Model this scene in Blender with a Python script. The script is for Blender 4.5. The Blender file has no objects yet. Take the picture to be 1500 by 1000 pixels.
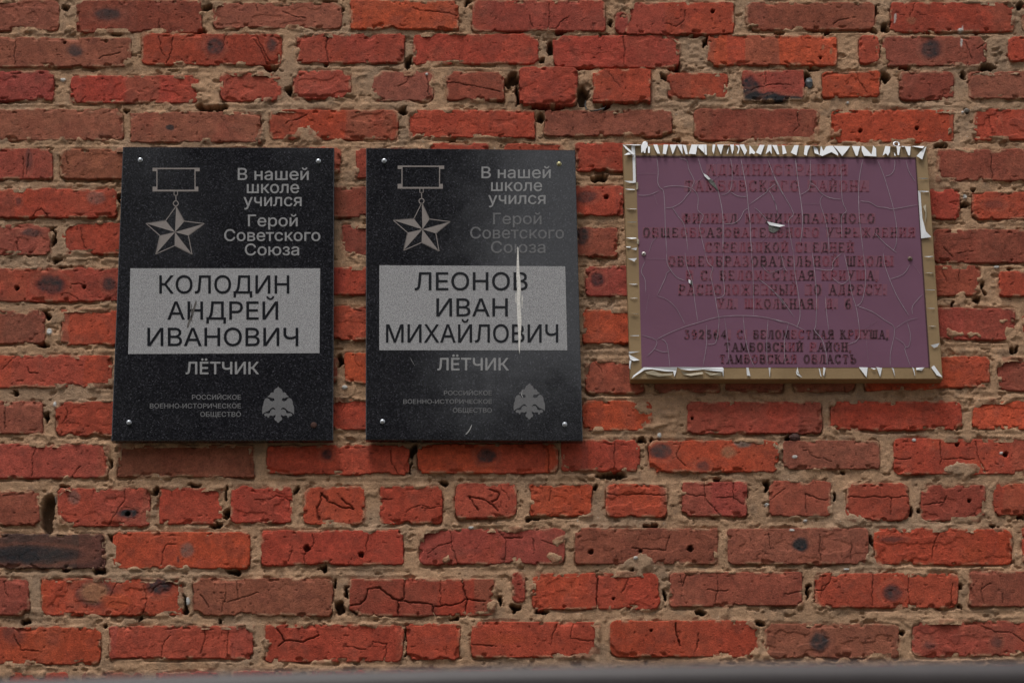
import bpy, math, random
import numpy as np
from mathutils import Vector
from mathutils.geometry import delaunay_2d_cdt

S = bpy.context.scene
COL = S.collection
# ------------------------------------------------------------------ camera, world, sun, exposure
FPX = 3200.0                       # focal length in pixels of the 1500-wide photograph
TH = math.atan(0.32)               # camera looks up at the wall
CT, ST = math.cos(TH), math.sin(TH)
DIST = 4.4
AIM = np.array([0.0, 0.0, 2.85])
CAM = AIM - DIST * np.array([0.0, CT, ST])

cam_d = bpy.data.cameras.new('camera')
cam = bpy.data.objects.new('camera', cam_d); COL.objects.link(cam)
cam.location = CAM.tolist()
cam.rotation_euler = (math.pi / 2 + TH, 0, 0)
cam_d.sensor_width = 36.0
cam_d.lens = FPX / 1500.0 * 36.0
cam_d.clip_start = 0.05; cam_d.clip_end = 400
cam_d.dof.use_dof = True
cam_d.dof.focus_distance = DIST - 0.01
cam_d.dof.aperture_fstop = 3.4
S.camera = cam

SUN_EL, SUN_AZ = math.radians(67), math.radians(205)    # behind and left of the camera, veiled by cloud
w = bpy.data.worlds.new('World'); S.world = w; w.use_nodes = True
wt = w.node_tree; bg = wt.nodes['Background']
sky = wt.nodes.new('ShaderNodeTexSky'); sky.sky_type = 'NISHITA'; sky.sun_disc = False
sky.sun_elevation = SUN_EL; sky.sun_rotation = SUN_AZ; sky.dust_density = 4.0; sky.air_density = 1.0
hs = wt.nodes.new('ShaderNodeHueSaturation'); hs.inputs['Saturation'].default_value = 0.12
wt.links.new(sky.outputs[0], hs.inputs['Color']); wt.links.new(hs.outputs[0], bg.inputs['Color'])
bg.inputs['Strength'].default_value = 0.112
sun_d = bpy.data.lights.new('sun', 'SUN'); sun_d.energy = 1.75; sun_d.angle = math.radians(17)
sun_d.color = (1.0, 0.95, 0.88)
sun = bpy.data.objects.new('sun', sun_d); COL.objects.link(sun)
sd_ = Vector((math.sin(SUN_AZ) * math.cos(SUN_EL), math.cos(SUN_AZ) * math.cos(SUN_EL), math.sin(SUN_EL)))
sun.rotation_euler = sd_.to_track_quat('Z', 'Y').to_euler()
S.view_settings.view_transform = 'Standard'; S.view_settings.look = 'None'
S.view_settings.gamma = 1; S.view_settings.use_curve_mapping = False
S.view_settings.exposure = -0.02

# ------------------------------------------------------------------ geometry helpers
def P(x, y, Y=0.0):
    """point of the plane y=Y (metres) seen at photo pixel (x, y); arrays allowed"""
    x = np.asarray(x, float); y = np.asarray(y, float)
    dy = CT - ST * (500 - y) / FPX
    t = (Y - CAM[1]) / dy
    return np.stack([CAM[0] + t * (x - 750) / FPX, np.full_like(t, 1.0) * Y, CAM[2] + t * (ST + CT * (500 - y) / FPX)], -1)
def PX(X, Z, Y=0.0):
    """photo pixel of a wall point (inverse of P)"""
    vy = Y - CAM[1]; vz = Z - CAM[2]
    d = CT * vy + ST * vz; u = -ST * vy + CT * vz
    return 750 + FPX * X / d, 500 - FPX * u / d

def lerp(a, b, t): return a + (b - a) * t
def hash2(ix, iy, seed):
    n = (ix.astype(np.int64) * 374761393 + iy.astype(np.int64) * 668265263 + seed * 1442695041) & 0xffffffff
    n = ((n ^ (n >> 13)) * 1274126177) & 0xffffffff
    n = ((n ^ (n >> 16)) * 2246822519) & 0xffffffff
    return ((n ^ (n >> 15)) & 0xffff) / 65535.0
def vn(x, y, seed=0):
    xi = np.floor(x); yi = np.floor(y); fx = x - xi; fy = y - yi
    fx = fx * fx * (3 - 2 * fx); fy = fy * fy * (3 - 2 * fy)
    a = hash2(xi, yi, seed); b = hash2(xi + 1, yi, seed); c = hash2(xi, yi + 1, seed); d = hash2(xi + 1, yi + 1, seed)
    return lerp(lerp(a, b, fx), lerp(c, d, fx), fy)
def fbm(x, y, sc, octv=3, seed=0):
    """fractal noise about 0 (-0.5..0.5), feature size sc"""
    s = 0; a = 1.0; t = 0
    for k in range(octv):
        s = s + a * (vn(x / sc * 2 ** k + 17.3 * k, y / sc * 2 ** k + 5.1 * k, seed + k * 31) - .5); t += a; a *= .5
    return s / t
def sstep(a, b, x):
    t = np.clip((x - a) / (b - a), 0, 1); return t * t * (3 - 2 * t)
def seg_dist(x, y, pts):
    d = np.full(x.shape, 1e9)
    for (ax, ay), (bx, by) in zip(pts[:-1], pts[1:]):
        vx, vy = bx - ax, by - ay
        t = np.clip(((x - ax) * vx + (y - ay) * vy) / (vx * vx + vy * vy + 1e-9), 0, 1)
        d = np.minimum(d, np.hypot(x - ax - t * vx, y - ay - t * vy))
    return d

def mesh_from(name, co, faces, mat, parent=None, smooth=False, cols=None, loc=None, link=True):
    me = bpy.data.meshes.new(name)
    co = np.asarray(co, np.float32)
    if loc is not None: co = co - np.asarray(loc, np.float32)
    if isinstance(faces, np.ndarray) and faces.ndim == 2:
        nf, k = faces.shape
        me.vertices.add(len(co)); me.vertices.foreach_set('co', co.ravel())
        me.loops.add(nf * k); me.loops.foreach_set('vertex_index', faces.astype(np.int32).ravel())
        me.polygons.add(nf); me.polygons.foreach_set('loop_start', np.arange(0, nf * k, k, dtype=np.int32))
        try: me.polygons.foreach_set('loop_total', np.full(nf, k, np.int32))
        except Exception: pass
        me.update(calc_edges=True)
    else:
        me.from_pydata([tuple(map(float, c)) for c in co], [], faces); me.update()
    if smooth: me.polygons.foreach_set('use_smooth', np.ones(len(me.polygons), bool))
    if cols is not None:
        a = me.color_attributes.new('tint', 'FLOAT_COLOR', 'POINT')
        c4 = np.ones((len(co), 4), np.float32); c4[:, :3] = cols
        a.data.foreach_set('color', c4.ravel())
    mats = mat if isinstance(mat, (list, tuple)) else [mat]
    for m in mats: me.materials.append(m)
    o = bpy.data.objects.new(name, me)
    if loc is not None: o.location = [float(v) for v in loc]
    if parent is not None:
        o.parent = parent
        o.location = Vector(o.location) - parent.location
    COL.objects.link(o)
    return o

def empty(name, label, cat, loc, group=None):
    o = bpy.data.objects.new(name, None); COL.objects.link(o); o.location = loc
    o.empty_display_size = .1
    o['label'] = label; o['category'] = cat
    if group: o['group'] = group
    return o

# ------------------------------------------------------------------ materials
def mat(name):
    m = bpy.data.materials.new(name); m.use_nodes = True
    nt = m.node_tree; b = nt.nodes['Principled BSDF']
    return m, nt, b
def N(nt, t, **kw):
    n = nt.nodes.new(t)
    for k, v in kw.items():
        if k in n.inputs: n.inputs[k].default_value = v
        else: setattr(n, k, v)
    return n
def noise(nt, scale, detail=3, rough=.6, vec=None):
    n = N(nt, 'ShaderNodeTexNoise', Scale=scale, Detail=detail, Roughness=rough)
    if vec is not None: nt.links.new(vec, n.inputs['Vector'])
    return n.outputs['Fac']
def ramp(nt, fac, stops):
    r = nt.nodes.new('ShaderNodeValToRGB'); e = r.color_ramp.elements
    while len(e) < len(stops): e.new(.5)
    for i, (p, c) in enumerate(stops):
        e[i].position = p; e[i].color = (c if isinstance(c, tuple) else (c, c, c)) + (1,)
    nt.links.new(fac, r.inputs[0]); return r.outputs[0]
def mix(nt, a, b, fac, mode='MIX'):
    m = nt.nodes.new('ShaderNodeMix'); m.data_type = 'RGBA'; m.blend_type = mode
    for s, v in ((6, a), (7, b)):
        if hasattr(v, 'is_output'): nt.links.new(v, m.inputs[s])
        else: m.inputs[s].default_value = tuple(v) + (1,)
    if hasattr(fac, 'is_output'): nt.links.new(fac, m.inputs[0])
    else: m.inputs[0].default_value = fac
    return m.outputs[2]
def bump(nt, b, h, dist, strength=1.0):
    n = N(nt, 'ShaderNodeBump', Distance=dist, Strength=strength)
    nt.links.new(h, n.inputs['Height']); nt.links.new(n.outputs[0], b.inputs['Normal'])
def wpos(nt): return N(nt, 'ShaderNodeNewGeometry').outputs['Position']

def brick_material():
    m, nt, b = mat('fired_clay')
    p = wpos(nt); at = N(nt, 'ShaderNodeAttribute', attribute_name='tint').outputs['Color']
    c = mix(nt, at, ramp(nt, noise(nt, 330, 4, .7, p), [(.28, .5), (.5, 1.0), (.78, 1.38)]), .8, 'MULTIPLY')
    c = mix(nt, c, ramp(nt, noise(nt, 90, 3, .6, p), [(.3, .75), (.55, 1.03), (.75, 1.12)]), .7, 'MULTIPLY')
    c = mix(nt, c, (.34, .27, .21), ramp(nt, noise(nt, 520, 2, .5, p), [(.70, 0.0), (.78, .55)]))   # lime grit
    nt.links.new(c, b.inputs['Base Color']); b.inputs['Roughness'].default_value = .86
    b.inputs['Specular IOR Level'].default_value = .25
    h = N(nt, 'ShaderNodeMath', operation='ADD')
    nt.links.new(noise(nt, 260, 5, .7, p), h.inputs[0]); nt.links.new(noise(nt, 700, 2, .5, p), h.inputs[1])
    bump(nt, b, h.outputs[0], .0013, 1.0)
    return m
def mortar_material():
    m, nt, b = mat('lime_mortar')
    p = wpos(nt); at = N(nt, 'ShaderNodeAttribute', attribute_name='tint').outputs['Color']
    c = mix(nt, at, ramp(nt, noise(nt, 420, 4, .75, p), [(.25, .6), (.5, 1.0), (.8, 1.42)]), .85, 'MULTIPLY')
    c = mix(nt, c, (.55, .50, .44), ramp(nt, noise(nt, 300, 1, .4, p), [(.755, 0.0), (.80, .9)]))
    c = mix(nt, c, (.07, .05, .04), ramp(nt, noise(nt, 240, 2, .5, p), [(.26, .6), (.33, 0.0)]))
    nt.links.new(c, b.inputs['Base Color']); b.inputs['Roughness'].default_value = .95
    b.inputs['Specular IOR Level'].default_value = .15
    h = N(nt, 'ShaderNodeMath', operation='ADD')
    nt.links.new(noise(nt, 240, 6, .85, p), h.inputs[0]); nt.links.new(noise(nt, 560, 2, .6, p), h.inputs[1])
    bump(nt, b, h.outputs[0], .0023, 1.0)
    return m
def granite(name, seed, film=0.0):
    m, nt, b = mat(name)
    p = wpos(nt)
    v = N(nt, 'ShaderNodeTexVoronoi', Scale=430.0); nt.links.new(p, v.inputs['Vector'])
    c = ramp(nt, v.outputs['Color'], [(.0, (.006, .006, .008)), (.5, (.013, .013, .017)), (.80, (.026, .026, .032)), (1.0, (.075, .075, .09))])
    c = mix(nt, c, (.06, .06, .068), ramp(nt, noise(nt, 210, 4, .75, p), [(.52, 0.0), (.75, .5)]))
    c = mix(nt, c, (.075, .075, .085), ramp(nt, noise(nt, 9, 4, .65, p), [(.45, 0.0), (.8, .10 + film)]))   # dusty film
    nt.links.new(c, b.inputs['Base Color'])
    rr = ramp(nt, noise(nt, 22, 4, .6, p), [(.3, .05), (.7, .12)]); nt.links.new(rr, b.inputs['Roughness'])
    b.inputs['Specular IOR Level'].default_value = .85
    bump(nt, b, noise(nt, 14, 2, .4, p), .0006, .35)
    return m
def flat_mat(name, col, rough=.6, grain=0.0, gs=600, metal=0.0, spec=.5, bumpd=0):
    m, nt, b = mat(name)
    p = wpos(nt)
    lo = tuple(max(0, x * (1 - grain)) for x in col); hi = tuple(x * (1 + grain) for x in col)
    c = ramp(nt, noise(nt, gs, 3, .7, p), [(.28, lo), (.72, hi)])
    nt.links.new(c, b.inputs['Base Color'])
    b.inputs['Roughness'].default_value = rough; b.inputs['Metallic'].default_value = metal
    b.inputs['Specular IOR Level'].default_value = spec
    if bumpd: bump(nt, b, noise(nt, gs, 3, .6, p), bumpd, 1)
    return m

M_BRICK = brick_material(); M_MORTAR = mortar_material()
M_GR1 = granite('black_granite', 1, .0); M_GR2 = granite('dusty_black_granite', 2, .05)
M_BLAST = flat_mat('sandblasted_granite', (.34, .34, .355), .9, .85, 620, spec=.2)
M_LETTER = flat_mat('etched_lettering', (.30, .30, .31), .9, .35, 800, spec=.2)
M_LETTER_DARK = flat_mat('darker_lettering', (.17, .17, .18), .9, .45, 500, spec=.2)  # darker grey for the lower Герой lines of the middle plaque
M_SMALL = flat_mat('faint_lettering', (.16, .16, .168), .9, .35, 700, spec=.2)
M_STAR = flat_mat('etched_star', (.275, .245, .235), .9, .22, 800, spec=.2)
M_POL = flat_mat('polished_letters', (.009, .010, .014), .25, .5, 700, spec=.4)
M_STEEL = flat_mat('zinc_bolt', (.62, .65, .70), .38, .15, 900, metal=.85)
M_BRASS = flat_mat('yellow_zinc_bolt', (.50, .46, .26), .42, .2, 900, metal=.8)
M_RUST = flat_mat('rusty_hole', (.06, .025, .018), .9, .4, 500)
M_WHITE = flat_mat('white_film', (.80, .82, .86), .5, .06, 60, spec=.4)
M_CREAM = flat_mat('cream_film', (.42, .36, .26), .55, .1, 90)
M_DROP = flat_mat('dried_dropping', (.74, .72, .69), .9, .3, 260)

# ------------------------------------------------------------------ transcription of the photograph (pixels)
CLS = {  # surface colours of the fired clay
    'o': (.47, .078, .033), 'r': (.40, .064, .036), 'd': (.345, .068, .047), 'b': (.30, .096, .057),
    'm': (.285, .066, .042), 'k': (.085, .045, .040)}
L = None
ROWS = [
 [(L,1,86,44,'b'),(113,2,296,47,'m'),(311,3,500,42,'b'),(514,2,673,43,'o'),(692,2,887,46,'d'),(901,18,922,50,'d'),(918,4,1075,50,'r'),(1093,3,1281,43,'m'),(1305,3,1486,46,'r'),(1498,3,None,47,'m')],
 [(L,56,193,98,'b'),(208,50,412,95,'r'),(435,50,592,92,'r'),(605,50,789,93,'r'),(810,52,995,98,'r'),(1037,52,1227,97,'o'),(1260,52,1289,93,'d'),(1292,53,1447,96,'m'),(1477,54,None,91,'r')],
 [(L,105,78,147,'d','H'),(103,111,291,150,'r'),(322,106,411,147,'d'),(429,103,514,144,'d'),(546,103,633,148,'b'),(654,105,738,147,'m'),(761,100,845,154,'r',dict(proud=9)),(868,103,953,151,'r',dict(proud=8)),(978,107,1066,143,'r'),(1088,104,1178,148,'d'),(1205,104,1289,142,'o'),(1318,104,1398,146,'m'),(1419,104,None,145,'b','H')],
 [(L,160,181,205,'b'),(190,164,382,208,'b'),(395,161,583,204,'o'),(600,161,783,201,'r'),(798,161,984,199,'b'),(1017,159,1199,205,'m'),(1217,160,1398,208,'o'),(1426,159,None,205,'r')],
 [(L,218,77,262,'d'),(88,218,272,262,'b'),(284,217,368,262,'r'),(380,217,499,254,'r'),(522,217,620,260,'d'),(631,211,714,256,'r'),(738,211,823,256,'r'),(843,210,930,251,'r'),(942,211,1030,256,'r'),(1045,211,1230,256,'r'),(1245,214,1360,258,'r'),(1374,219,None,264,'m')],
 [(L,276,172,319,'r'),(186,274,370,318,'r'),(385,274,560,318,'m'),(572,274,740,318,'r'),(755,272,912,315,'r'),(925,274,1110,318,'r'),(1125,275,1300,318,'r'),(1315,277,1406,321,'r'),(1424,281,None,321,'r')],
 [(L,328,73,373,'m'),(90,326,260,372,'r'),(275,328,360,373,'r'),(372,328,486,373,'m'),(500,329,590,373,'m'),(604,329,690,374,'r'),(704,330,830,376,'r'),(843,333,906,376,'m'),(920,333,1100,378,'r'),(1115,335,1350,380,'r'),(1366,337,None,384,'m')],
 [(L,392,177,441,'r'),(190,392,380,440,'r'),(394,391,560,432,'r'),(574,391,760,436,'r'),(773,391,846,434,'r'),(858,390,940,434,'d'),(955,390,1130,434,'r'),(1145,390,1350,434,'r'),(1362,388,1436,432,'r'),(1463,397,None,434,'r')],
 [(L,454,65,502,'m'),(89,452,282,504,'r'),(296,452,480,500,'r'),(486,449,548,498,'o'),(562,450,740,500,'r'),(755,452,840,502,'r'),(853,453,945,503,'o'),(960,453,1140,503,'r'),(1155,453,1350,500,'r'),(1368,451,1486,497,'d')],
 [(L,520,164,567,'r'),(178,520,370,566,'r'),(384,518,494,562,'m'),(505,517,600,562,'o'),(612,520,800,566,'r'),(812,524,844,572,'r'),(857,528,944,575,'d'),(957,526,1053,574,'m'),(1062,526,1148,573,'m'),(1162,526,1254,572,'b'),(1266,524,1450,572,'o',dict(dy=(-2,-6))),(1462,524,None,572,'m')],
 [(L,587,62,635,'b','H'),(81,588,176,638,'r'),(190,588,380,634,'r'),(394,586,474,630,'r'),(484,584,560,629,'r'),(574,586,840,632,'r'),(853,587,955,630,'o'),(1008,588,1204,635,'d'),(1217,587,1410,629,'r'),(1426,586,None,628,'o')],
 [(L,649,159,700,'d'),(173,650,372,698,'b'),(391,652,599,694,'r'),(611,650,817,693,'o'),(821,644,938,689,'r'),(951,645,1142,691,'o'),(1148,645,1288,687,'b'),(1309,642,1510,694,'r')],
 [(L,719,57,768,'m','H'),(84,714,220,770,'d'),(233,713,325,767,'r'),(339,712,427,764,'r'),(445,712,534,767,'d'),(556,712,647,766,'r'),(668,708,757,758,'d'),(776,709,868,756,'o'),(887,709,978,756,'d'),(999,706,1094,755,'d'),(1126,704,1217,755,'d'),(1240,708,1332,761,'r'),(1351,711,1444,762,'d'),(1457,707,None,753,'r','H')],
 [(L,782,153,832,'k'),(165,779,366,832,'o'),(384,776,592,827,'r'),(615,774,828,825,'d'),(842,774,1052,825,'b'),(1067,773,1271,826,'b'),(1281,774,1483,826,'o'),(1497,772,None,824,'r')],
 [(L,848,43,900,'m'),(60,846,267,900,'o'),(283,846,487,901,'b'),(513,847,724,901,'r'),(750,838,770,882,'d'),(781,838,965,891,'r'),(980,837,1176,887,'m'),(1193,839,1405,890,'r'),(1420,836,None,888,'m')],
 [(L,918,147,972,'o'),(159,916,370,964,'d'),(389,914,591,968,'r'),(596,913,674,965,'r'),(690,910,878,962,'r'),(893,909,1109,962,'r'),(1121,913,1317,962,'b'),(1337,908,None,960,'d')],
 [(L,984,100,1032,'r','H'),(118,984,210,1032,'b','H'),(228,984,320,1034,'r'),(338,982,430,1032,'d'),(448,982,540,1032,'r'),(558,981,650,1031,'m'),(668,980,760,1030,'r'),(778,978,870,1028,'r'),(888,977,980,1027,'b'),(998,976,1090,1026,'r'),(1108,975,1200,1025,'o'),(1218,974,1310,1024,'r'),(1328,974,1420,1024,'m'),(1438,973,None,1023,'r','H')],
]
def Zc(ox, oy, s, pts): return [(ox + a / s, oy + b / s) for a, b in pts]
CRACKS = []   # (points px, half width mm, depth mm)
def CK(ox, oy, s, lists, hw=.28, dp=2.6):
    for l in lists: CRACKS.append((Zc(ox, oy, s, l), hw, dp))
CK(0,0,3.75,[[(90,230),(78,290),(80,355)],[(955,205),(940,290),(915,350)],[(1410,200),(1450,270),(1480,340)],[(870,110),(880,170)],[(870,205),(885,270),(905,310)],[(540,320),(620,300),(660,290)],[(1400,0),(1410,60)]])
CK(370,0,3.75,[[(410,190),(405,260),(415,350)],[(0,210),(50,270),(80,345)],[(880,50),(1000,70),(1130,85)],[(1070,455),(1200,470),(1370,510)],[(300,630),(180,680)],[(170,60),(240,90),(290,95)],[(960,420),(970,520)]])
CK(740,0,3.75,[[(245,20),(240,90),(235,160)],[(280,160),(300,130),(350,95)],[(880,130),(940,145),(985,110),(990,60)],[(650,200),(655,280),(650,350)],[(130,90),(155,155)]])
CK(1100,0,3.75,[[(580,390),(590,440),(640,510)],[(1180,230),(1215,320)],[(1240,270),(1290,240)],[(80,390),(85,460)],[(260,620),(265,690),(240,720)],[(450,140),(480,110),(540,100)],[(220,465),(85,470),(0,500)],[(1310,640),(1325,720)]])
CK(0,480,3.75,[[(200,640),(180,700),(172,810)],[(360,440),(375,480),(345,520)],[(30,410),(28,560)],[(440,760),(415,790),(400,815)],[(690,880),(680,950),(600,1080)],[(150,210),(160,250),(210,250)]])
CK(0,740,3.75,[[(960,210),(920,215),(895,270),(880,330)],[(1300,410),(1310,510)],[(1310,515),(1230,530),(1220,580)],[(1310,515),(1420,480)],[(1240,430),(1235,530)],[(1125,665),(1120,740),(1100,810)],[(1250,680),(1248,820)],[(935,710),(900,750),(885,830)],[(650,400),(600,500)],[(790,440),(805,520),(785,590)],[(20,420),(40,500)],[(80,710),(110,790),(220,800)],[(1100,490),(1150,560)]])
CK(370,740,3.75,[[(330,160),(335,220),(285,270),(285,320)],[(1090,140),(1095,220),(1130,310)],[(1095,200),(1040,215),(960,260)],[(1340,130),(1385,180),(1385,320)],[(1385,175),(1480,175)],[(500,770),(620,790)],[(1030,410),(1035,540)],[(640,150),(620,260)],[(200,300),(220,230)],[(1200,760),(1340,770)],[(720,850),(740,760),(660,745)]])
CK(370,740,3.75,[[(535,550),(610,530),(635,460),(700,455),(770,510),(820,525),(990,545),(1000,600)],[(835,410),(835,500),(800,530),(800,600)],[(1155,410),(1160,470),(1180,510),(1165,590)],[(1000,550),(1100,545),(1180,510),(1280,520)],[(120,660),(160,720),(180,740),(280,745),(360,710)],[(180,740),(140,770)]],.8,5)
CK(740,740,3.75,[[(1165,370),(1170,460),(1150,540)],[(1110,465),(1220,465)],[(0,180),(80,170)],[(150,180),(155,260)],[(700,235),(760,240),(880,245),(905,160)],[(280,650),(250,770)],[(375,650),(360,730),(510,740)],[(1060,700),(1050,800)],[(965,380),(975,440),(1000,380)],[(200,190),(280,220)]])
CK(740,740,3.75,[[(505,370),(505,580)],[(930,650),(945,710),(960,770)]],.85,7)
CK(1100,740,3.75,[[(380,160),(375,250),(390,310)],[(1035,150),(1000,220),(1000,300)],[(665,380),(670,550)],[(865,380),(870,550)],[(430,420),(400,460),(350,465)],[(1270,430),(1265,500),(1280,540)],[(1270,460),(1320,430)],[(1385,480),(1380,530)],[(1270,660),(1330,690),(1440,700),(1500,750)],[(100,150),(110,240)],[(180,490),(280,470)],[(550,180),(550,300)],[(1110,430),(1100,540)]])
CK(740,520,3.75,[[(235,510),(240,640)],[(965,480),(940,560),(990,610)],[(295,500),(300,650)],[(550,765),(890,765)],[(600,470),(600,620)],[(250,740),(245,800)],[(1090,700),(1095,780),(1180,880)],[(980,760),(1100,775)],[(1160,780),(1250,780),(1310,820)],[(1250,700),(1260,800)]])
CK(1100,520,3.75,[[(780,570),(880,565)],[(1040,470),(1045,600)],[(1230,470),(1245,550),(1290,640)],[(1060,565),(1230,570)],[(530,780),(860,780)],[(775,780),(765,880)],[(950,820),(1060,805),(1075,770)],[(110,790),(190,730)],[(300,760),(420,800)],[(300,760),(300,860)]])
CK(370,600,3.75,[[(0,495),(90,495),(130,475),(210,495)],[(930,535),(1035,535)],[(760,220),(765,300),(800,350)],[(700,490),(760,490)]])
CK(370,600,3.75,[[(375,460),(420,500),(480,530),(550,545)],[(380,460),(375,490),(355,540),(365,600)],[(490,485),(520,515),(555,545)],[(1190,475),(1260,490),(1320,525),(1350,555)],[(1190,475),(1210,520),(1240,550)],[(1300,440),(1350,455),(1360,470),(1345,490),(1315,505)]],1.2,4)
CK(0,180,3.845,[[(130,190),(135,310)],[(165,170),(150,290)],[(455,590),(480,710)],[(190,520),(230,480),(270,520)],[(400,905),(470,915)],[(95,650),(95,740)]])
CK(1300,180,4.165,[[(635,190),(640,340)],[(345,760),(400,820)],[(440,870),(440,960)],[(420,800),(520,780)]])
HOLES = [(1044,17,2.6),(1261,191,2.6),(1343.5,187.5,2.4),(1202,85,1.6),(25,422,3),(123,420,2.6),(866,808,3.6),(938,807,2.6),(1011,803,4),(450,803,4),(529,812,3.4),(1402.5,650.5,2.6),(1473,665,3.2),(187,752,3),(95,63,2),(156,61,2.2),(913,703,2),(1420,733,2.5),(888,289,3),(1014,612,1.6),(899,876,1.8),(954,923,1.5)]
VOIDS = [(301,11,10,6),(291,46,8,5),(173,50,8,3),(395,97,8,6),(183,161,3,3),(310,158,22,6),(96,10,6,3),(482,1,10,3),(501,15,4,4),(478,95,4,4),(601,91,6,9),(425,133,6,8),(557,135,5,6),(591,163,6,5),(685,4,7,5),(742,118,5,8),(758,138,3,14),(663,207,8,3),(793,4,5,3),(893,34,3,6),(884,50,6,3),(820,48,8,3),(806,69,4,10),(793,88,4,4),(751,115,11,9),(857,99,17,5),(988,98,11,8),(972,112,5,5),(855,140,9,14),(890,154,7,6),(790,171,7,6),(1025,51,14,3),(1035,62,3,10),(991,205,6,3),(801,156,22,5),(1140,47,7,4),(1212,46,8,4),(1271,45,11,4),(1283,14,3,8),(1297,40,5,8),(1493,10,5,5),(1431,49,4,4),(1359,49,5,3),(1327,98,8,4),(1447,98,12,5),(1291,75,2,8),(1193,101,9,4),(1183,118,7,10),(1296,113,6,8),(1414,110,4,6),(1376,213,10,4),(1417,160,5,3),
 (175,290,3,6),(77,335,6,3),(77,350,2.5,11),(83,379,5,4),(95,389,8,2),(69,459,5,6),(65,505,8,5),(24,575,6,4),(68,611,4,9),(163,680,3,10),(93,715,8,5),(70,748,10,26),(286,709,10,3),(226,720,4,6),(329,722,3,9),(68,770,8,10),(171,788,11,9),(317,769,11,4),(333,751,3,10),(144,833,7,6),(99,833,6,4),(341,837,11,5),(271,884,3,14),(320,908,3,3),(152,916,4,4),(473,832,6,3),(491,855,3,8),(497,888,7,9),(509,868,3,9),(519,893,8,6),(593,927,2,9),(594,950,2,8),(757,889,8,5),(433,717,4,6),(605,660,5,9),(602,682,2,10),(650,707,6,3),(953,772,9,5),(793,895,7,4),(753,892,5,4),(1028,897,10,4),(926,833,3,3),(1113,913,5,5),(780,760,8,4),(871,713,4,4),(897,695,22,6),(939,644,7,3),(959,644,5,4),(1049,703,5,3),(1122,712,4,6),(1235,692,4,3),(1221,725,2,6),(1335,749,3,8),(1348,747,3,5),(1495,755,8,3),(1275,790,4,9),(1408,889,4,4),(1408,857,3,6),(1319,927,3,5),(1425,276,4,5),(1413,299,6,4),(1482,392,3,3),(1396,446,3,5),(1432,440,8,5),(1439,420,3,9),(1487,512,4,6),(499,423,6,5),(499,528,5,10),(877,260,12,5),(330,520,3,3),(36,912,4,3),(973,870,3,8),(1183,865,3,10),(667,905,7,3),(206,905,5,3),(1455,770,6,3),(733,880,4,8),(1160,640,9,6)]
PATCH = [(450,200,17,13),(287,128,17,9),(296,145,16,7),(937,823,29,14),(1402,489,11,8),(1424,490,13,7),(1413,436,9,10),(1405,685,32,11),(1246,761,20,13),(948,596,14,9),(960,625,13,5),(1215,632,14,7),(656,820,8,6),(820,790,8,8),(815,815,10,9),(510,885,7,9),(1470,470,12,6),(1480,488,14,9),(392,939,8,6),(915,12,6,6),(720,888,6,9),(1272,818,9,10),(1222,590,8,5),(1390,190,4,3),(1096,715,5,6),(104,45,5,6),(1108,38,8,4),(1230,196,8,5),(610,198,8,4)]
SPOTS = [(157,22,20,9,'k',.8),(110,75,11,10,'k',.8),(315,68,13,13,'k',.75),(398,66,8,10,'k',.7),(248,187,6,4,'K',1),(1364,72,14,14,'K',.8),(1335,30,7,5,'t',.4),(1098,130,16,16,'K',.9),(1096,142,14,10,'K',1),(1122,144,28,8,'K',1),(1148,146,26,6,'K',1),(1168,147,14,5,'K',1),(75,417,22,14,'K',.8),(160,415,10,10,'k',.8),(140,290,14,10,'g',.5),(45,341,16,6,'k',.7),(27,297,5,7,'k',.5),(478,666,8,8,'K',.7),(713,668,14,11,'k',.8),(187,752,15,7,'K',.9),(107,728,9,11,'g',.6),(275,805,10,11,'g',.7),(261,818,2,5,'K',.7),(40,812,70,12,'K',.8),(232,858,19,13,'K',.8),(140,868,29,21,'k',.75),(138,867,20,16,'t',.95),(170,880,22,12,'o',.7),(1173,797,11,10,'K',1),(1307,868,15,14,'k',.8),(1201,938,14,15,'K',.85),(968,660,17,12,'k',.8),(1067,662,12,8,'t',.8),(1088,648,13,7,'g',.9),(850,345,12,14,'K',.8),(875,410,10,10,'K',.7),(1460,940,8,8,'k',.5),(1362,944,8,5,'k',.5),(858,288,16,9,'k',.7),(1456,300,14,7,'k',.4),(1030,683,10,8,'k',.6),(740,935,28,8,'o',.4),(1305,790,18,4,'k',.5),(150,200,12,5,'k',.2),(42,232,5,18,'k',.5),(1465,200,4,20,'k',.1),(20,925,18,20,'m',.6)]
for (px, py) in [(1410,45),(1408,62),(1311,26)]: SPOTS.append((px,py,1.6,7,'w',.8))
for (px, py) in [(1205,70),(1218,76),(1447,86)]: SPOTS.append((px,py,2,5,'t',.8))
SPC = {'k': (.062, .042, .042), 'K': (.026, .027, .032), 'g': (.17, .12, .10), 't': (.36, .16, .085), 'o': (.50, .09, .035), 'm': (.15, .045, .035), 'w': (.6, .58, .55)}
WHITE_SPECKS = [(80,731,2,4),(92,116,4,2.5),(1467,663,3,2),(1164,669,4,2.4),(1339,644,3,2.4),(1123,738,3,2.5),(1160,776,4,2),(966,637,3,4),(1414,287,3,3.5),(1407,44,4,3),(72,485,4,5),(80,591,2,4),(931,817,3,2.5),(1240,833,4,2),(1410,164,2,2),(625,108,2,2),(1242,150,2,2),(690,772,4,2),(275,880,3,6),(1460,390,4,3),(505,567,4,3),(1180,762,3,2)]

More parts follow.
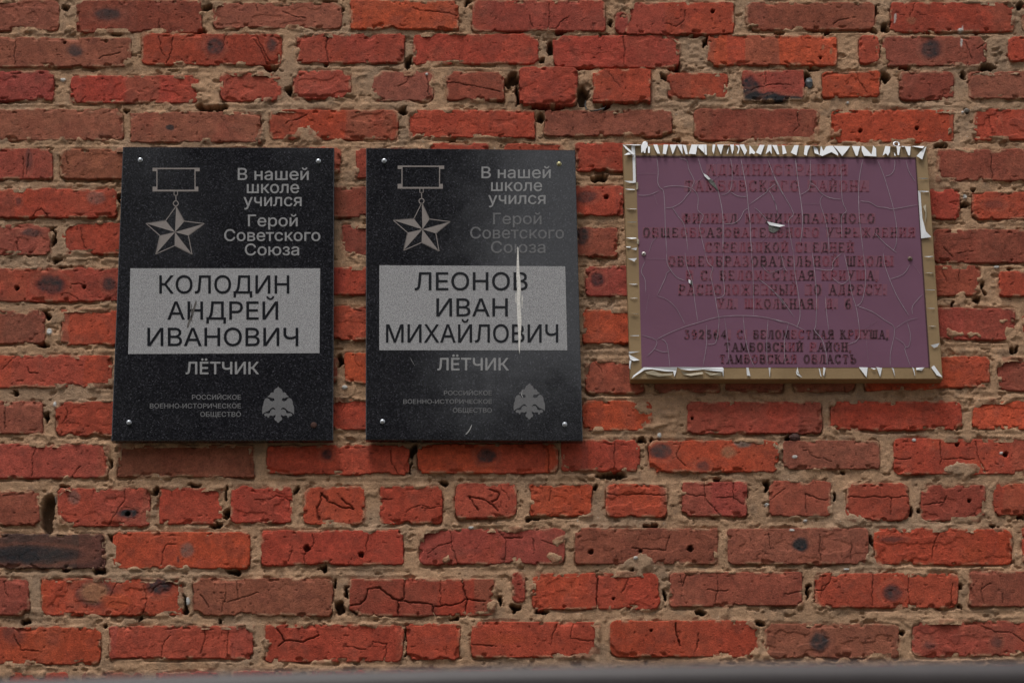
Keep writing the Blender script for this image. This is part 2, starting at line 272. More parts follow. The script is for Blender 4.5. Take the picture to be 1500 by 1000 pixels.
# ------------------------------------------------------------------ brick wall
CORE = dict(u0=-1120., u1=1120., v0=float(P(750, 1040)[2] * 1000), v1=float(P(750, -45)[2] * 1000))
rng = random.Random(7)
wall = empty('brick_wall', 'weathered red brick wall with crumbling sandy mortar, carrying two black granite plaques and a purple board', 'wall', (0, 0, 0))

class Brick: pass
bricks = []
def mk(quad_mm, cls, seed, h, opts=None, hidden=False):
    b = Brick(); b.q = quad_mm; b.cls = cls; b.seed = seed; b.h = h; b.o = opts or {}; b.hidden = hidden
    us = [p[0] for p in quad_mm]; vs = [p[1] for p in quad_mm]
    b.u0, b.u1, b.v0, b.v1 = min(us), max(us), min(vs), max(vs)
    bricks.append(b); return b
def px2mm(x, y):
    p = P(x, y); return float(p[0] * 1000), float(p[2] * 1000)
def inside_rect(x0, y0, x1, y1, R): return x0 >= R[0] and x1 <= R[2] and y0 >= R[1] and y1 <= R[3]
HIDE = [(178, 214, 492, 646), (536, 218, 855, 648), (912, 212, 1372, 558)]
seed = 100
row_span = []
for ri, row in enumerate(ROWS):
    for e in row:
        x0, y0, x1, y1, c = e[:5]
        H = 'H' in e[5:]; o = next((k for k in e[5:] if isinstance(k, dict)), {})
        ln = 92 if H else 196
        if x0 is None: x0 = x1 - ln
        if x1 is None: x1 = x0 + ln
        dy = o.get('dy', (0, 0))
        j = lambda s=1.2: rng.uniform(-s, s)
        q = [px2mm(x0 + j(), y0 + j(.8)), px2mm(x1 + j(), y0 + dy[0] + j(.8)), px2mm(x1 + j(), y1 + dy[1] + j(.8)), px2mm(x0 + j(), y1 + j(.8))]
        hid = any(inside_rect(x0, y0, x1, y1, R) for R in HIDE)
        mk(q, c, seed, 1.5 if not hid else 4.5, o, hid); seed += 1
    ua, ub = px2mm(0, row[0][1]), px2mm(0, row[0][3]); uc, ud = px2mm(1500, row[-1][1]), px2mm(1500, row[-1][3])
    row_span.append((ua[1], ub[1], uc[1], ud[1], min(b.u0 for b in bricks[-len(row):]), max(b.u1 for b in bricks[-len(row):]), len(row) > 11))
core_n = len(bricks)
# the same courses carried on past the edges of the photograph
cl = 'rrrdmbor'
far = []
def course(vt0, vb0, u_start, direction, head, limit, near):
    u = u_start
    while abs(u) < limit:
        ln = 120 if (head or rng.random() < .12) else 250
        a, b_ = (u, u + ln) if direction > 0 else (u - ln, u)
        q = [(a, vt0), (b_, vt0), (b_, vb0), (a, vb0)]
        if abs(u) < near: mk(q, rng.choice(cl), rng.randrange(10000), 6.0)
        else: far.append(q)
        u += direction * (ln + rng.uniform(10, 18))
for (a, b_, c, d, ul, ur, head) in row_span:
    course(a, b_, ul - 14, -1, head, 3200, 1500)
    course(c, d, ur + 14, 1, head, 3200, 1500)
top = row_span[0][0]; bot = row_span[-1][1]
k = 0; v = top + 14
while v < 4600:
    head = (k % 5 == 4); near = 1150 if k < 3 else 0
    u0 = rng.uniform(0, 200)
    course(v + 64, v, u0, 1, head, 3200, near); course(v + 64, v, u0 - 13, -1, head, 3200, near)
    v += 78; k += 1
k = 0; v = bot - 14
while v > 120:
    head = (k % 5 == 4); near = 1150 if k < 2 else 0
    u0 = rng.uniform(0, 200)
    course(v, v - 64, u0, 1, head, 3200, near); course(v, v - 64, u0 - 13, -1, head, 3200, near)
    v -= 78; k += 1

def brick_sd(b, U, V):
    """signed distance to the ragged outline, positive inside (mm)"""
    q = b.q; ds = []
    for i in range(4):
        (ax, ay), (bx, by) = q[i], q[(i + 1) % 4]
        nx, ny = (by - ay), -(bx - ax); l = math.hypot(nx, ny); nx, ny = nx / l, ny / l
        d = (U - ax) * nx + (V - ay) * ny
        cx = sum(p[0] for p in q) / 4; cy = sum(p[1] for p in q) / 4
        if (cx - ax) * nx + (cy - ay) * ny < 0: d = -d
        ds.append(d)
    def smin(a, c, k):
        h = np.clip(.5 + .5 * (c - a) / k, 0, 1); return c * (1 - h) + a * h - k * h * (1 - h)
    r = 4 + (b.seed * 7 % 16)
    sd = smin(smin(ds[0], ds[2], 3), smin(ds[1], ds[3], 3), r)
    rag = .45 + (b.seed * 13 % 10) / 10. * .85
    br_ = random.Random(b.seed * 3 + 1)      # broken corners and bites out of the arrises
    if b.u1 - b.u0 > 60:
        Un = U + 7 * fbm(U, V, 12, 3, b.seed + 41); Vn = V + 7 * fbm(U, V, 12, 3, b.seed + 42)
        for (ax, ay) in q:
            if br_.random() < .24:
                sd = np.minimum(sd, np.hypot((Un - ax) / br_.uniform(.9, 1.7), Vn - ay) - br_.uniform(5, 12))
        for k in range(br_.choice((0, 0, 1, 1))):
            t = br_.uniform(.1, .9); top_ = br_.random() < .4
            ax = b.u0 + (b.u1 - b.u0) * t; ay = (b.v1 + 3) if top_ else (b.v0 - 3)
            sd = np.minimum(sd, np.hypot((Un - ax) / br_.uniform(1.2, 3.0), Vn - ay) - br_.uniform(4, 9))
    sd = sd + rag * (4.2 * fbm(U, V, 26, 2, b.seed) + 2.6 * fbm(U, V, 7, 2, b.seed + 5)) + .6
    return sd

def px_of(U, V): return PX(U / 1000., V / 1000.)
CR_BOX = [(min(p[0] for p in c[0]) - 4, min(p[1] for p in c[0]) - 4, max(p[0] for p in c[0]) + 4, max(p[1] for p in c[0]) + 4, c) for c in CRACKS]
MM = 0.727
MORT = np.array((.50, .308, .190))

def patch_field(x, y, U, V):
    f = np.zeros(x.shape)
    xx = x + 24 * fbm(U, V, 34, 3, 92) + 12 * fbm(U, V, 10, 3, 94); yy = y + 14 * fbm(U, V, 30, 3, 93) + 9 * fbm(U, V, 9, 3, 95)
    for (px, py, rx, ry) in PATCH:
        r = np.hypot((xx - px) / rx, (yy - py) / ry)
        f = np.maximum(f, 1.1 - r)
    return f

def build_brick(b):
    h = b.h; pad = 4 if h < 3 else 7
    us = np.arange(b.u0 - pad, b.u1 + pad + h, h); vs = np.arange(b.v0 - pad, b.v1 + pad + h, h)
    U, V = np.meshgrid(us, vs)
    sd = brick_sd(b, U, V)
    x, y = px_of(U, V)
    r = random.Random(b.seed)
    fine = h < 3
    pr = b.o.get('proud', r.uniform(-2.0, 2.4)); tu, tv = r.uniform(-1.6, 1.6), r.uniform(-1.4, 1.4)
    cu, cv = (b.u0 + b.u1) / 2, (b.v0 + b.v1) / 2
    z = pr + tu * (U - cu) / 125 + tv * (V - cv) / 32
    ro = (b.seed * 29 % 10) / 10.
    z = z + 1.8 * fbm(U, V, 60, 2, b.seed + 1) + (.2 + .9 * ro * ro) * fbm(U, V, 13, 3, b.seed + 2)
    # cleaved flakes: terraces with a sharp step
    t = fbm(U, V * 1.6, 48, 3, b.seed + 3)
    step = r.choice((0, .3, r.uniform(.4, 1.5)))
    lo = sstep(.10, .125, t); z = z - step * lo
    lo2 = sstep(.16, .18, -t); z = z - step * .8 * lo2
    # chipped arrises
    chip = sstep(.15, .20, fbm(U, V, 17, 2, b.seed + 4)) * sstep(11, 4, sd); z = z - 4.2 * chip
    er = 1.0 + (b.seed % 5) * .35
    z = z - 1.8 * np.clip(1 - sd / er, 0, 1) ** 2
    dirt = np.zeros(U.shape)
    if fine:
        z = z + (.16 + .3 * ro) * fbm(U, V, 4, 2, b.seed + 6)
        xa, xb, ya, yb = x.min(), x.max(), y.min(), y.max()
        wx = x + 5.5 * fbm(U, V, 11, 4, 55); wy = y + 5.5 * fbm(U, V, 11, 4, 66)
        for (ax, ay, bx, by, (pts, hw, dp)) in CR_BOX:
            if bx < xa or ax > xb or by < ya or ay > yb: continue
            d = seg_dist(wx, wy, pts) / MM
            ww = hw * (1 + 1.6 * fbm(U, V, 16, 2, 77))
            c = sstep(ww + 1.1, ww * .4, d); z = z - dp * c; dirt = np.maximum(dirt, c)
        # hairline cracks that the list leaves out
        Uc = U + 7 * fbm(U, V, 12, 4, b.seed + 31); Vc = V + 7 * fbm(U, V, 12, 4, b.seed + 32)
        for k in range(r.choice((0, 0, 0, 1))):
            uu = r.uniform(b.u0 + 12, b.u1 - 12); va = b.v1 if r.random() < .6 else r.uniform(b.v0, b.v1)
            pts = [(uu, va)]; ang = -math.pi / 2 + r.uniform(-.6, .6) if r.random() < .65 else r.choice((0, math.pi)) + r.uniform(-.6, .6)
            for s_ in range(r.choice((3, 4, 6))):
                ang += r.uniform(-.7, .7); l = r.uniform(6, 15)
                pts.append((pts[-1][0] + l * math.cos(ang), pts[-1][1] + l * math.sin(ang)))
            d = seg_dist(Uc, Vc, pts); hw = r.uniform(.0, .45)
            c = sstep(hw + 1.1, hw * .3, d); z = z - 2.2 * c; dirt = np.maximum(dirt, .75 * c)
        for (px, py, rr) in HOLES:
            if xa < px < xb and ya < py < yb:
                d = np.hypot(x - px, y - py) / MM * .727
                c = sstep(rr + 1.0, rr - .6, d * (1 + .5 * fbm(U, V, 4, 1, 3))); z = z - 13 * c; dirt = np.maximum(dirt, c)
        pit = sstep(.385, .45, fbm(U, V, 5.5, 1, b.seed + 8)); z = z - 1.3 * pit; dirt = np.maximum(dirt, .45 * pit)
    # colour of the clay
    base = np.array(CLS[b.cls]) * np.array([1, r.uniform(.93, 1.08), r.uniform(.93, 1.08)]) * r.uniform(.9, 1.12)
    col = np.ones(U.shape + (3,)) * base
    alt = [CLS['o'], CLS['r'], CLS['r'], CLS['d'], CLS['m'], CLS['b']] if b.cls in 'ordk' else [CLS['b'], CLS['m'], (.26, .085, .055)]
    Uw = U + 9 * fbm(U, V, 30, 2, b.seed + 11)
    edges = sorted([b.u0 + (b.u1 - b.u0) * r.random() for _ in range(r.choice((1, 2, 3, 4)) if b.u1 - b.u0 > 150 else r.choice((0, 1)))])
    amt = r.uniform(.25, .8) if b.cls not in 'bk' else r.uniform(.05, .22)
    prev = b.u0 - 20
    for e_ in edges + [b.u1 + 20]:
        soft = r.choice((1.0, 1.5, 5, 9)); m_ = sstep(prev - soft, prev + soft, Uw) * sstep(e_ + soft, e_ - soft, Uw) * r.choice((0, .6, 1)) * amt
        tgt = np.array(r.choice(alt)); col = col * (1 - m_[..., None]) + tgt * m_[..., None]; prev = e_
    m_ = sstep(-.02, .22, fbm(U, V, 40, 3, b.seed + 12))[..., None] * r.uniform(.1, .45); col = col * (1 - m_) + np.array(r.choice(alt)) * m_
    m_ = sstep(.05, .3, fbm(U, V, 22, 3, b.seed + 13))[..., None] * .30; col = col * (1 - m_) + np.array((.19, .055, .04)) * m_
    col = col * (1 + .55 * fbm(U, V, 9, 3, b.seed + 14))[..., None]
    # freshly cleaved flakes show brighter clay; arrises worn
    col = col * (1 + .16 * lo + .1 * lo2)[..., None]
    wx = x + 5 * fbm(U, V, 16, 3, 21); wy = y + 5 * fbm(U, V, 16, 3, 22)
    for (px, py, rx, ry, kk, a) in SPOTS:
        if x.min() - 40 < px < x.max() + 40 and y.min() - 12 < py < y.max() + 12:
            rr = np.hypot((wx - px) / rx, (wy - py) / ry)
            m_ = (sstep(1.3, .65, rr) * a * (1.05 + .6 * fbm(U, V, 7, 2, 9)))[..., None]; m_ = np.clip(m_, 0, 1)
            if kk in 'kK':
                ring = (sstep(1.7, 1.35, rr) * sstep(1.05, 1.3, rr) * .28)[..., None]; col = col * (1 - ring) + np.array((.36, .13, .085)) * ring
            col = col * (1 - m_) + np.array(SPC[kk]) * m_
    for (px, py, rx, ry) in WHITE_SPECKS:
        if x.min() < px < x.max() and y.min() < py < y.max():
            m_ = sstep(1.1, .8, np.hypot((x - px) / rx, (y - py) / ry))[..., None]; col = col * (1 - m_) + np.array((.62, .6, .58)) * m_; z = z + 1.5 * m_[..., 0]
    # mortar dust left along the edges
    dust = (sstep(.02, .22, fbm(U, V, 20, 3, b.seed + 15)) * sstep(7, 1, sd) * .75 + .04 * sstep(-.05, .3, fbm(U, V, 60, 2, b.seed + 16)))[..., None]
    col = col * (1 - dust) + MORT * .95 * dust
    col = col * (1 - .6 * dirt[..., None])
    ins = sd > 0
    keep = ins[:-1, :-1] | ins[1:, :-1] | ins[:-1, 1:] | ins[1:, 1:]
    # snap the first ring outside to the outline and send it into the wall
    gv, gu = np.gradient(sd, h)
    gl = gu * gu + gv * gv + 1e-6
    out = ~ins
    lim = np.clip(-sd / gl, 0, h * 1.4)
    Uo = np.where(out, U + gu * lim, U); Vo = np.where(out, V + gv * lim, V)
    z = np.where(out, -46.0, z)
    idx = -np.ones(U.shape, int); used = np.zeros(U.shape, bool)
    used[:-1, :-1] |= keep; used[1:, :-1] |= keep; used[:-1, 1:] |= keep; used[1:, 1:] |= keep
    idx[used] = np.arange(used.sum())
    f = np.stack([idx[:-1, :-1][keep], idx[:-1, 1:][keep], idx[1:, 1:][keep], idx[1:, :-1][keep]], -1)
    co = np.stack([Uo[used] / 1000, -z[used] / 1000, Vo[used] / 1000], -1)
    o = mesh_from('brick', co, f, M_BRICK, wall, True, col[used], loc=(cu / 1000, 0, cv / 1000))
    if b.o.get('label'): o['label'] = b.o['label']
    return len(f)
tris = 0
for b in bricks: tris += 2 * build_brick(b)

# far courses, joined
co = []; fc = []; cc = []
for q in far:
    n = len(co); d = -rng.uniform(-.002, .003)
    ins_ = 3
    (ax, at), (bx, _), (_, bb), _ = q[0], q[1], q[2], q[3]
    for yy, g in ((.02, 0), (d + .003, 0), (d, ins_)):
        for (uu, vv) in ((ax + g, bb + g), (bx - g, bb + g), (bx - g, at - g), (ax + g, at - g)):
            co.append((uu / 1000, yy, vv / 1000))
    c_ = np.array(CLS[rng.choice(cl)]) * rng.uniform(.8, 1.15); cc += [c_] * 12
    for lvl in (0, 4):
        for i in range(4): fc.append((n + lvl + i, n + lvl + (i + 1) % 4, n + lvl + 4 + (i + 1) % 4, n + lvl + 4 + i))
    fc.append((n + 8, n + 9, n + 10, n + 11))
fo = mesh_from('brickwork', co, np.array(fc), M_BRICK, wall, False, np.array(cc)); fo['kind'] = 'stuff'

# mortar: one rectilinear sheet, fine where the photograph looks
def axis(a0, a1, c0, c1, fine, coarse):
    l = np.arange(c0, a0 - 1, -coarse)[1:][::-1]; m_ = np.arange(c0, c1, fine); r_ = np.arange(c1, a1 + coarse, coarse)
    return np.concatenate([l, m_, r_])
ua = axis(-3300, 3300, CORE['u0'], CORE['u1'], 1.9, 16); va = axis(0, 4640, CORE['v0'], CORE['v1'], 1.9, 16)
U, V = np.meshgrid(ua, va); x, y = px_of(U, V)
SD = np.full(U.shape, -40.)
for b in bricks:
    i0, i1 = np.searchsorted(ua, (b.u0 - 30, b.u1 + 30)); j0, j1 = np.searchsorted(va, (b.v0 - 30, b.v1 + 30))
    if i1 - i0 < 2 or j1 - j0 < 2: continue
    s_ = (slice(j0, j1), slice(i0, i1)); SD[s_] = np.maximum(SD[s_], brick_sd(b, U[s_], V[s_]))
zm = -3.6 + 6.5 * fbm(U, V, 90, 2, 301) + 2.6 * fbm(U, V, 30, 3, 302) + 1.1 * fbm(U, V, 8, 3, 303) + 1.1 * fbm(U, V, 3.8, 1, 304)
# trowel ridges along the bed joints
rid = fbm(U, V, 160, 2, 310)
tool = np.sin((V + 5 * fbm(U, V, 120, 2, 311)) / 5.2 * 2) * sstep(-.08, .08, rid); SH = lambda a, n: np.roll(a, n, axis=1)
headj = np.maximum.reduce([SH(SD, 5), SH(SD, -5), SH(SD, 8), SH(SD, -8), SH(SD, 3), SH(SD, -3)])
zm = zm + 1.0 * tool * sstep(-1, -6, headj)
under = sstep(-1.5, 1.5, np.maximum(np.roll(SD, -2, axis=0), np.roll(SD, -3, axis=0)))      # just below a brick
over = sstep(-1.5, 1.5, np.roll(SD, 2, axis=0))
zm = zm - 6.5 * under * sstep(-.02, .16, fbm(U, V * 2, 60, 3, 360)) - 2.0 * over * sstep(.05, .2, fbm(U, V * 2, 50, 3, 361))
del headj
# ragged lumps and crumbled hollows
zm = zm + 2.2 * sstep(.1, .2, fbm(U, V, 18, 2, 305)) - 5.0 * sstep(.18, .27, fbm(U, V * 1.7, 20, 3, 306))
zm = zm - 2.2 * sstep(-6, 0, SD) * sstep(-.02, .2, fbm(U, V, 45, 2, 307))     # joint drawn back beside the brick
zm = zm + 4.2 * sstep(-6, 0, SD) * sstep(.05, .2, fbm(U, V, 35, 2, 308))         # or smeared up on to it
pebb = np.zeros(U.shape)
wx = x + 15 * fbm(U, V, 13, 4, 401); wy = y + 12 * fbm(U, V, 13, 4, 402)
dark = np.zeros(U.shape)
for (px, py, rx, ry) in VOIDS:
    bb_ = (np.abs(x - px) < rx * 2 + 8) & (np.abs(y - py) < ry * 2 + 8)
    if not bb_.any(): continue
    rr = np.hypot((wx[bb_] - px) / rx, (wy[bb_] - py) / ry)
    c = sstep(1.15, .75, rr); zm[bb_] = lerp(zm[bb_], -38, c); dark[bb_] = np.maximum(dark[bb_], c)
pf = patch_field(x, y, U, V)
pc = sstep(-.1, .55, pf); zm = lerp(zm, 2.2 + 3.0 * fbm(U, V, 30, 3, 320) + 3.0 * fbm(U, V, 9, 3, 321), pc)
colm = np.ones(U.shape + (3,)) * MORT
colm = colm * (1 + .35 * fbm(U, V, 60, 3, 330) + .45 * fbm(U, V, 10, 3, 331))[..., None]
g_ = sstep(.0, .25, fbm(U, V, 130, 2, 332))[..., None] * .45; colm = colm * (1 - g_) + np.array((.39, .28, .20)) * g_
d_ = sstep(.10, .25, fbm(U, V, 25, 3, 333))[..., None] * .4; colm = colm * (1 - d_) + np.array((.24, .17, .12)) * d_
rd = (sstep(-4, -1, SD) * sstep(.02, .18, fbm(U, V, 16, 2, 334)) * .45)[..., None]; colm = colm * (1 - rd) + np.array((.30, .085, .05)) * rd   # brick dust
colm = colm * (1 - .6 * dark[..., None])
for (px, py, rx, ry) in WHITE_SPECKS:
    m_ = sstep(1.15, .8, np.hypot((x - px) / rx, (y - py) / ry)); zm += 3.0 * m_; colm = colm * (1 - m_[..., None]) + np.array((.66, .65, .63)) * m_[..., None]
vis = (SD < 7) | (pf > .0)
keep = vis[:-1, :-1] | vis[1:, :-1] | vis[:-1, 1:] | vis[1:, 1:]
used = np.zeros(U.shape, bool)
used[:-1, :-1] |= keep; used[1:, :-1] |= keep; used[:-1, 1:] |= keep; used[1:, 1:] |= keep
idx = -np.ones(U.shape, int); idx[used] = np.arange(used.sum())
f = np.stack([idx[:-1, :-1][keep], idx[:-1, 1:][keep], idx[1:, 1:][keep], idx[1:, :-1][keep]], -1)
mesh_from('mortar', np.stack([U[used] / 1000, -zm[used] / 1000, V[used] / 1000], -1), f, M_MORTAR, wall, True, colm[used])
print('tris bricks', tris, 'mortar', 2 * len(f), 'bricks', len(bricks), 'far', len(far))
del U, V, x, y, SD, zm, colm

# wall body behind, so that it has thickness and a top
def box(name, a, b_, m_, parent, bev=0.0, kind=None):
    (x0, y0, z0), (x1, y1, z1) = a, b_
    c = [(x0, y0, z0), (x1, y0, z0), (x1, y1, z0), (x0, y1, z0), (x0, y0, z1), (x1, y0, z1), (x1, y1, z1), (x0, y1, z1)]
    return mesh_from(name, c, [(0, 3, 2, 1), (4, 5, 6, 7), (0, 1, 5, 4), (1, 2, 6, 5), (2, 3, 7, 6), (3, 0, 4, 7)], m_, parent)
box('wall_core', (-3.3, .05, 0), (3.3, .43, 4.66), flat_mat('wall_core_clay', (.2, .06, .04), .95, .2, 40), wall)

# ------------------------------------------------------------------ flat shapes on a board, each a thin solid
def poly_tri(pts):
    """ear clipping, returns triangles"""
    n = len(pts); idx = list(range(n))
    A = sum(pts[i][0] * pts[(i + 1) % n][1] - pts[(i + 1) % n][0] * pts[i][1] for i in range(n))
    if A < 0: idx.reverse()
    out = []
    def cr(a, b_, c): return (b_[0] - a[0]) * (c[1] - a[1]) - (b_[1] - a[1]) * (c[0] - a[0])
    guard = 0
    while len(idx) > 3 and guard < 2000:
        guard += 1
        for i in range(len(idx)):
            a, b_, c = idx[i - 1], idx[i], idx[(i + 1) % len(idx)]
            if cr(pts[a], pts[b_], pts[c]) <= 1e-9: continue
            if any(k not in (a, b_, c) and cr(pts[a], pts[b_], pts[k]) >= 0 and cr(pts[b_], pts[c], pts[k]) >= 0 and cr(pts[c], pts[a], pts[k]) >= 0 for k in idx): continue
            out.append((a, b_, c)); idx.pop(i); break
        else: break
    if len(idx) == 3: out.append(tuple(idx))
    return out
class Sheet:
    """collects thin solids drawn in photo pixels on the plane y=Y"""
    def __init__(s, Y, th=.0003): s.Y = Y; s.th = th; s.co = []; s.f = []; s.c = []
    def poly(s, pts, lift=None, c=None):
        n = len(s.co); tr = poly_tri(pts); k = len(pts)
        A = P([p[0] for p in pts], [p[1] for p in pts], s.Y)
        for i, p in enumerate(A):
            l = lift[i] if lift is not None else 0.0
            s.co.append((p[0], p[1] - l, p[2]))
        for i, p in enumerate(A):
            l = lift[i] if lift is not None else 0.0
            s.co.append((p[0], p[1] - l + s.th, p[2]))
        if c is not None: s.c += [c] * (2 * k)
        for t in tr: s.f.append(tuple(n + i for i in t)); s.f.append(tuple(n + k + i for i in reversed(t)))
        for i in range(k): s.f.append((n + i, n + (i + 1) % k, n + k + (i + 1) % k, n + k + i))
    def line(s, pts, w, c=None, taper=False):
        """ribbon, w in px"""
        L_ = []; R_ = []
        for i, p in enumerate(pts):
            a = pts[max(0, i - 1)]; b_ = pts[min(len(pts) - 1, i + 1)]
            dx, dy = b_[0] - a[0], b_[1] - a[1]; l = math.hypot(dx, dy) + 1e-9
            ww = w / 2 * ((.25 if i in (0, len(pts) - 1) else 1) if taper else 1)
            L_.append((p[0] - dy / l * ww, p[1] + dx / l * ww)); R_.append((p[0] + dy / l * ww, p[1] - dx / l * ww))
        for i in range(len(pts) - 1): s.poly([L_[i], L_[i + 1], R_[i + 1], R_[i]], c=c)
    def rawmesh(s, me_pts, tris_, c=None):
        n = len(s.co); A = P([p[0] for p in me_pts], [p[1] for p in me_pts], s.Y)
        s.co += [tuple(p) for p in A]; s.f += [tuple(n + i for i in t) for t in tris_]
        if c is not None: s.c += [c] * len(me_pts)
    def build(s, name, m_, parent, label=None):
        o = mesh_from(name, s.co, s.f, m_, parent, cols=np.array(s.c) if s.c else None)
        if label: o['label'] = label
        return o
def smooth_pts(pts, n=3):
    if len(pts) < 3: return pts
    out = []
    for i in range(len(pts) - 1):
        p0 = pts[max(i - 1, 0)]; p1 = pts[i]; p2 = pts[i + 1]; p3 = pts[min(i + 2, len(pts) - 1)]
        for k in range(n):
            t = k / n
            out.append(tuple(.5 * (2 * p1[a] + (p2[a] - p0[a]) * t + (2 * p0[a] - 5 * p1[a] + 4 * p2[a] - p3[a]) * t * t + (3 * p1[a] - p0[a] - 3 * p2[a] + p3[a]) * t ** 3) for a in (0, 1)))
    out.append(pts[-1]); return out

def text_verts(body, bold=0.0, spacing=1.0):
    c = bpy.data.curves.new('lettering', 'FONT'); c.body = body; c.resolution_u = 4; c.offset = bold; c.space_character = spacing
    o = bpy.data.objects.new('lettering', c); COL.objects.link(o)
    dg = bpy.context.evaluated_depsgraph_get(); cu = o.to_curve(dg)
    loops = []
    for sp in cu.splines:
        bp = sp.bezier_points; n = len(bp); l = []
        if not n: continue
        for i in range(n):
            a, b_ = bp[i], bp[(i + 1) % n]
            st_ = (a.handle_right - a.co).cross(b_.co - a.co).length + (b_.handle_left - a.co).cross(b_.co - a.co).length
            m_ = 1 if st_ < 1e-5 else 5
            for k in range(m_):
                t = k / m_; q = (1 - t) ** 3 * a.co + 3 * t * (1 - t) ** 2 * a.handle_right + 3 * t * t * (1 - t) * b_.handle_left + t ** 3 * b_.co
                l.append((q.x, q.y))
        loops.append(l)
    o.to_curve_clear(); bpy.data.objects.remove(o); bpy.data.curves.remove(c)
    # constrained triangulation of the outlines, kept where the winding number is not zero
    pv = []; pe = []
    for l in loops:
        n = len(pv); l = [p for k, p in enumerate(l) if (p[0] - l[k - 1][0]) ** 2 + (p[1] - l[k - 1][1]) ** 2 > 1e-8]
        pv += [Vector(p) for p in l]; pe += [(n + k, n + (k + 1) % len(l)) for k in range(len(l))]
    E0 = np.array([pv[a][:] for a, _ in pe]); E1 = np.array([pv[b_][:] for _, b_ in pe])
    ov, _, of = delaunay_2d_cdt(pv, pe, [], 0, 1e-6)[:3]
    vs = [(v.x, v.y) for v in ov]; ts = []
    for t in of:
        cx_ = sum(vs[q][0] for q in t) / 3; cy_ = sum(vs[q][1] for q in t) / 3
        cross = (E0[:, 1] > cy_) != (E1[:, 1] > cy_)
        xi_ = E0[cross, 0] + (cy_ - E0[cross, 1]) / (E1[cross, 1] - E0[cross, 1]) * (E1[cross, 0] - E0[cross, 0])
        sg_ = np.where(E1[cross, 1] > E0[cross, 1], 1, -1)
        if sg_[xi_ > cx_].sum() != 0: ts.append(tuple(t))
    dz = [0.0]
    return vs, ts, dz
CAPH = 0.729
def text_line(parent, Y, body, x0, x1, top_, base, m_, bold=.0, slope=0.0, spacing=1.0):
    vs, ts, dz = text_verts(body, 0, spacing)
    a = min(v[0] for v in vs); b_ = max(v[0] for v in vs)
    pts = [(lerp(x0, x1, (v[0] - a) / (b_ - a)), base - v[1] / CAPH * (base - top_) + slope * lerp(x0, x1, (v[0] - a) / (b_ - a))) for v in vs]
    s = Sheet(Y); s.rawmesh(pts, ts); jr = random.Random(len(body))
    if bold:
        for k, (dx, dy) in enumerate(((bold, 0), (-bold, 0), (0, bold), (0, -bold))):
            s.Y = Y - .00004 * (k + 1); s.rawmesh([(p[0] + dx, p[1] + dy) for p in pts], ts)
    s.co = [(c[0], c[1] - dz[i % len(dz)], c[2]) for i, c in enumerate(s.co)]     # overlapping contours must not be coplanar
    return s.build('lettering', m_, parent)

def slab(name, parent, quad, Y0, Y1, m_, bev=1.5):
    """board from its four photo corners (TL,TR,BR,BL at the front plane), front at Y0 and back at Y1, bevelled"""
    A = [P(x_, y_, Y0) for x_, y_ in quad]; cx = sum(a[0] for a in A) / 4; cz = sum(a[2] for a in A) / 4
    g = bev / 1000.
    def inset(p): return (p[0] - g * (1 if p[0] > cx else -1), p[2] - g * (1 if p[2] > cz else -1))
    co = [(inset(p)[0], Y0, inset(p)[1]) for p in A] + [(p[0], Y0 + g * .8, p[2]) for p in A] + [(p[0], Y1, p[2]) for p in A]
    f = [(3, 2, 1, 0), (8, 9, 10, 11)]
    for l in (0, 4):
        for i in range(4): f.append((l + i, l + (i + 1) % 4, l + 4 + (i + 1) % 4, l + 4 + i))
    return mesh_from(name, co, f, m_, parent)

def bolt(name, parent, x_, y_, Y, r_mm, m_, hexa=True, label=None, washer=True):
    p = P(x_, y_, Y); co = []; f = []
    prof = [(1.25, 0), (1.25, -.0009), (.98, -.0010), (.98, -.0036), (.80, -.0046), (.35, -.0052)] if washer else [(1.0, 0), (1.0, -.0012), (.8, -.0024), (.45, -.003)]
    n = 18
    for k_, (r_, d) in enumerate(prof):
        for i in range(n):
            a = 2 * math.pi * i / n + .2
            rr = r_ * r_mm / 1000
            if hexa and washer and k_ in (2, 3): rr *= .93 / math.cos(((a + math.pi / 6) % (math.pi / 3)) - math.pi / 6) * .98
            co.append((p[0] + rr * math.cos(a), Y + d, p[2] + rr * math.sin(a)))
    for k_ in range(len(prof) - 1):
        for i in range(n): f.append((k_ * n + i, k_ * n + (i + 1) % n, (k_ + 1) * n + (i + 1) % n, (k_ + 1) * n + i))
    f.append(tuple((len(prof) - 1) * n + i for i in range(n)))
    o = mesh_from(name, co, f, m_, parent, smooth=False)
    if label: o['label'] = label
    return o

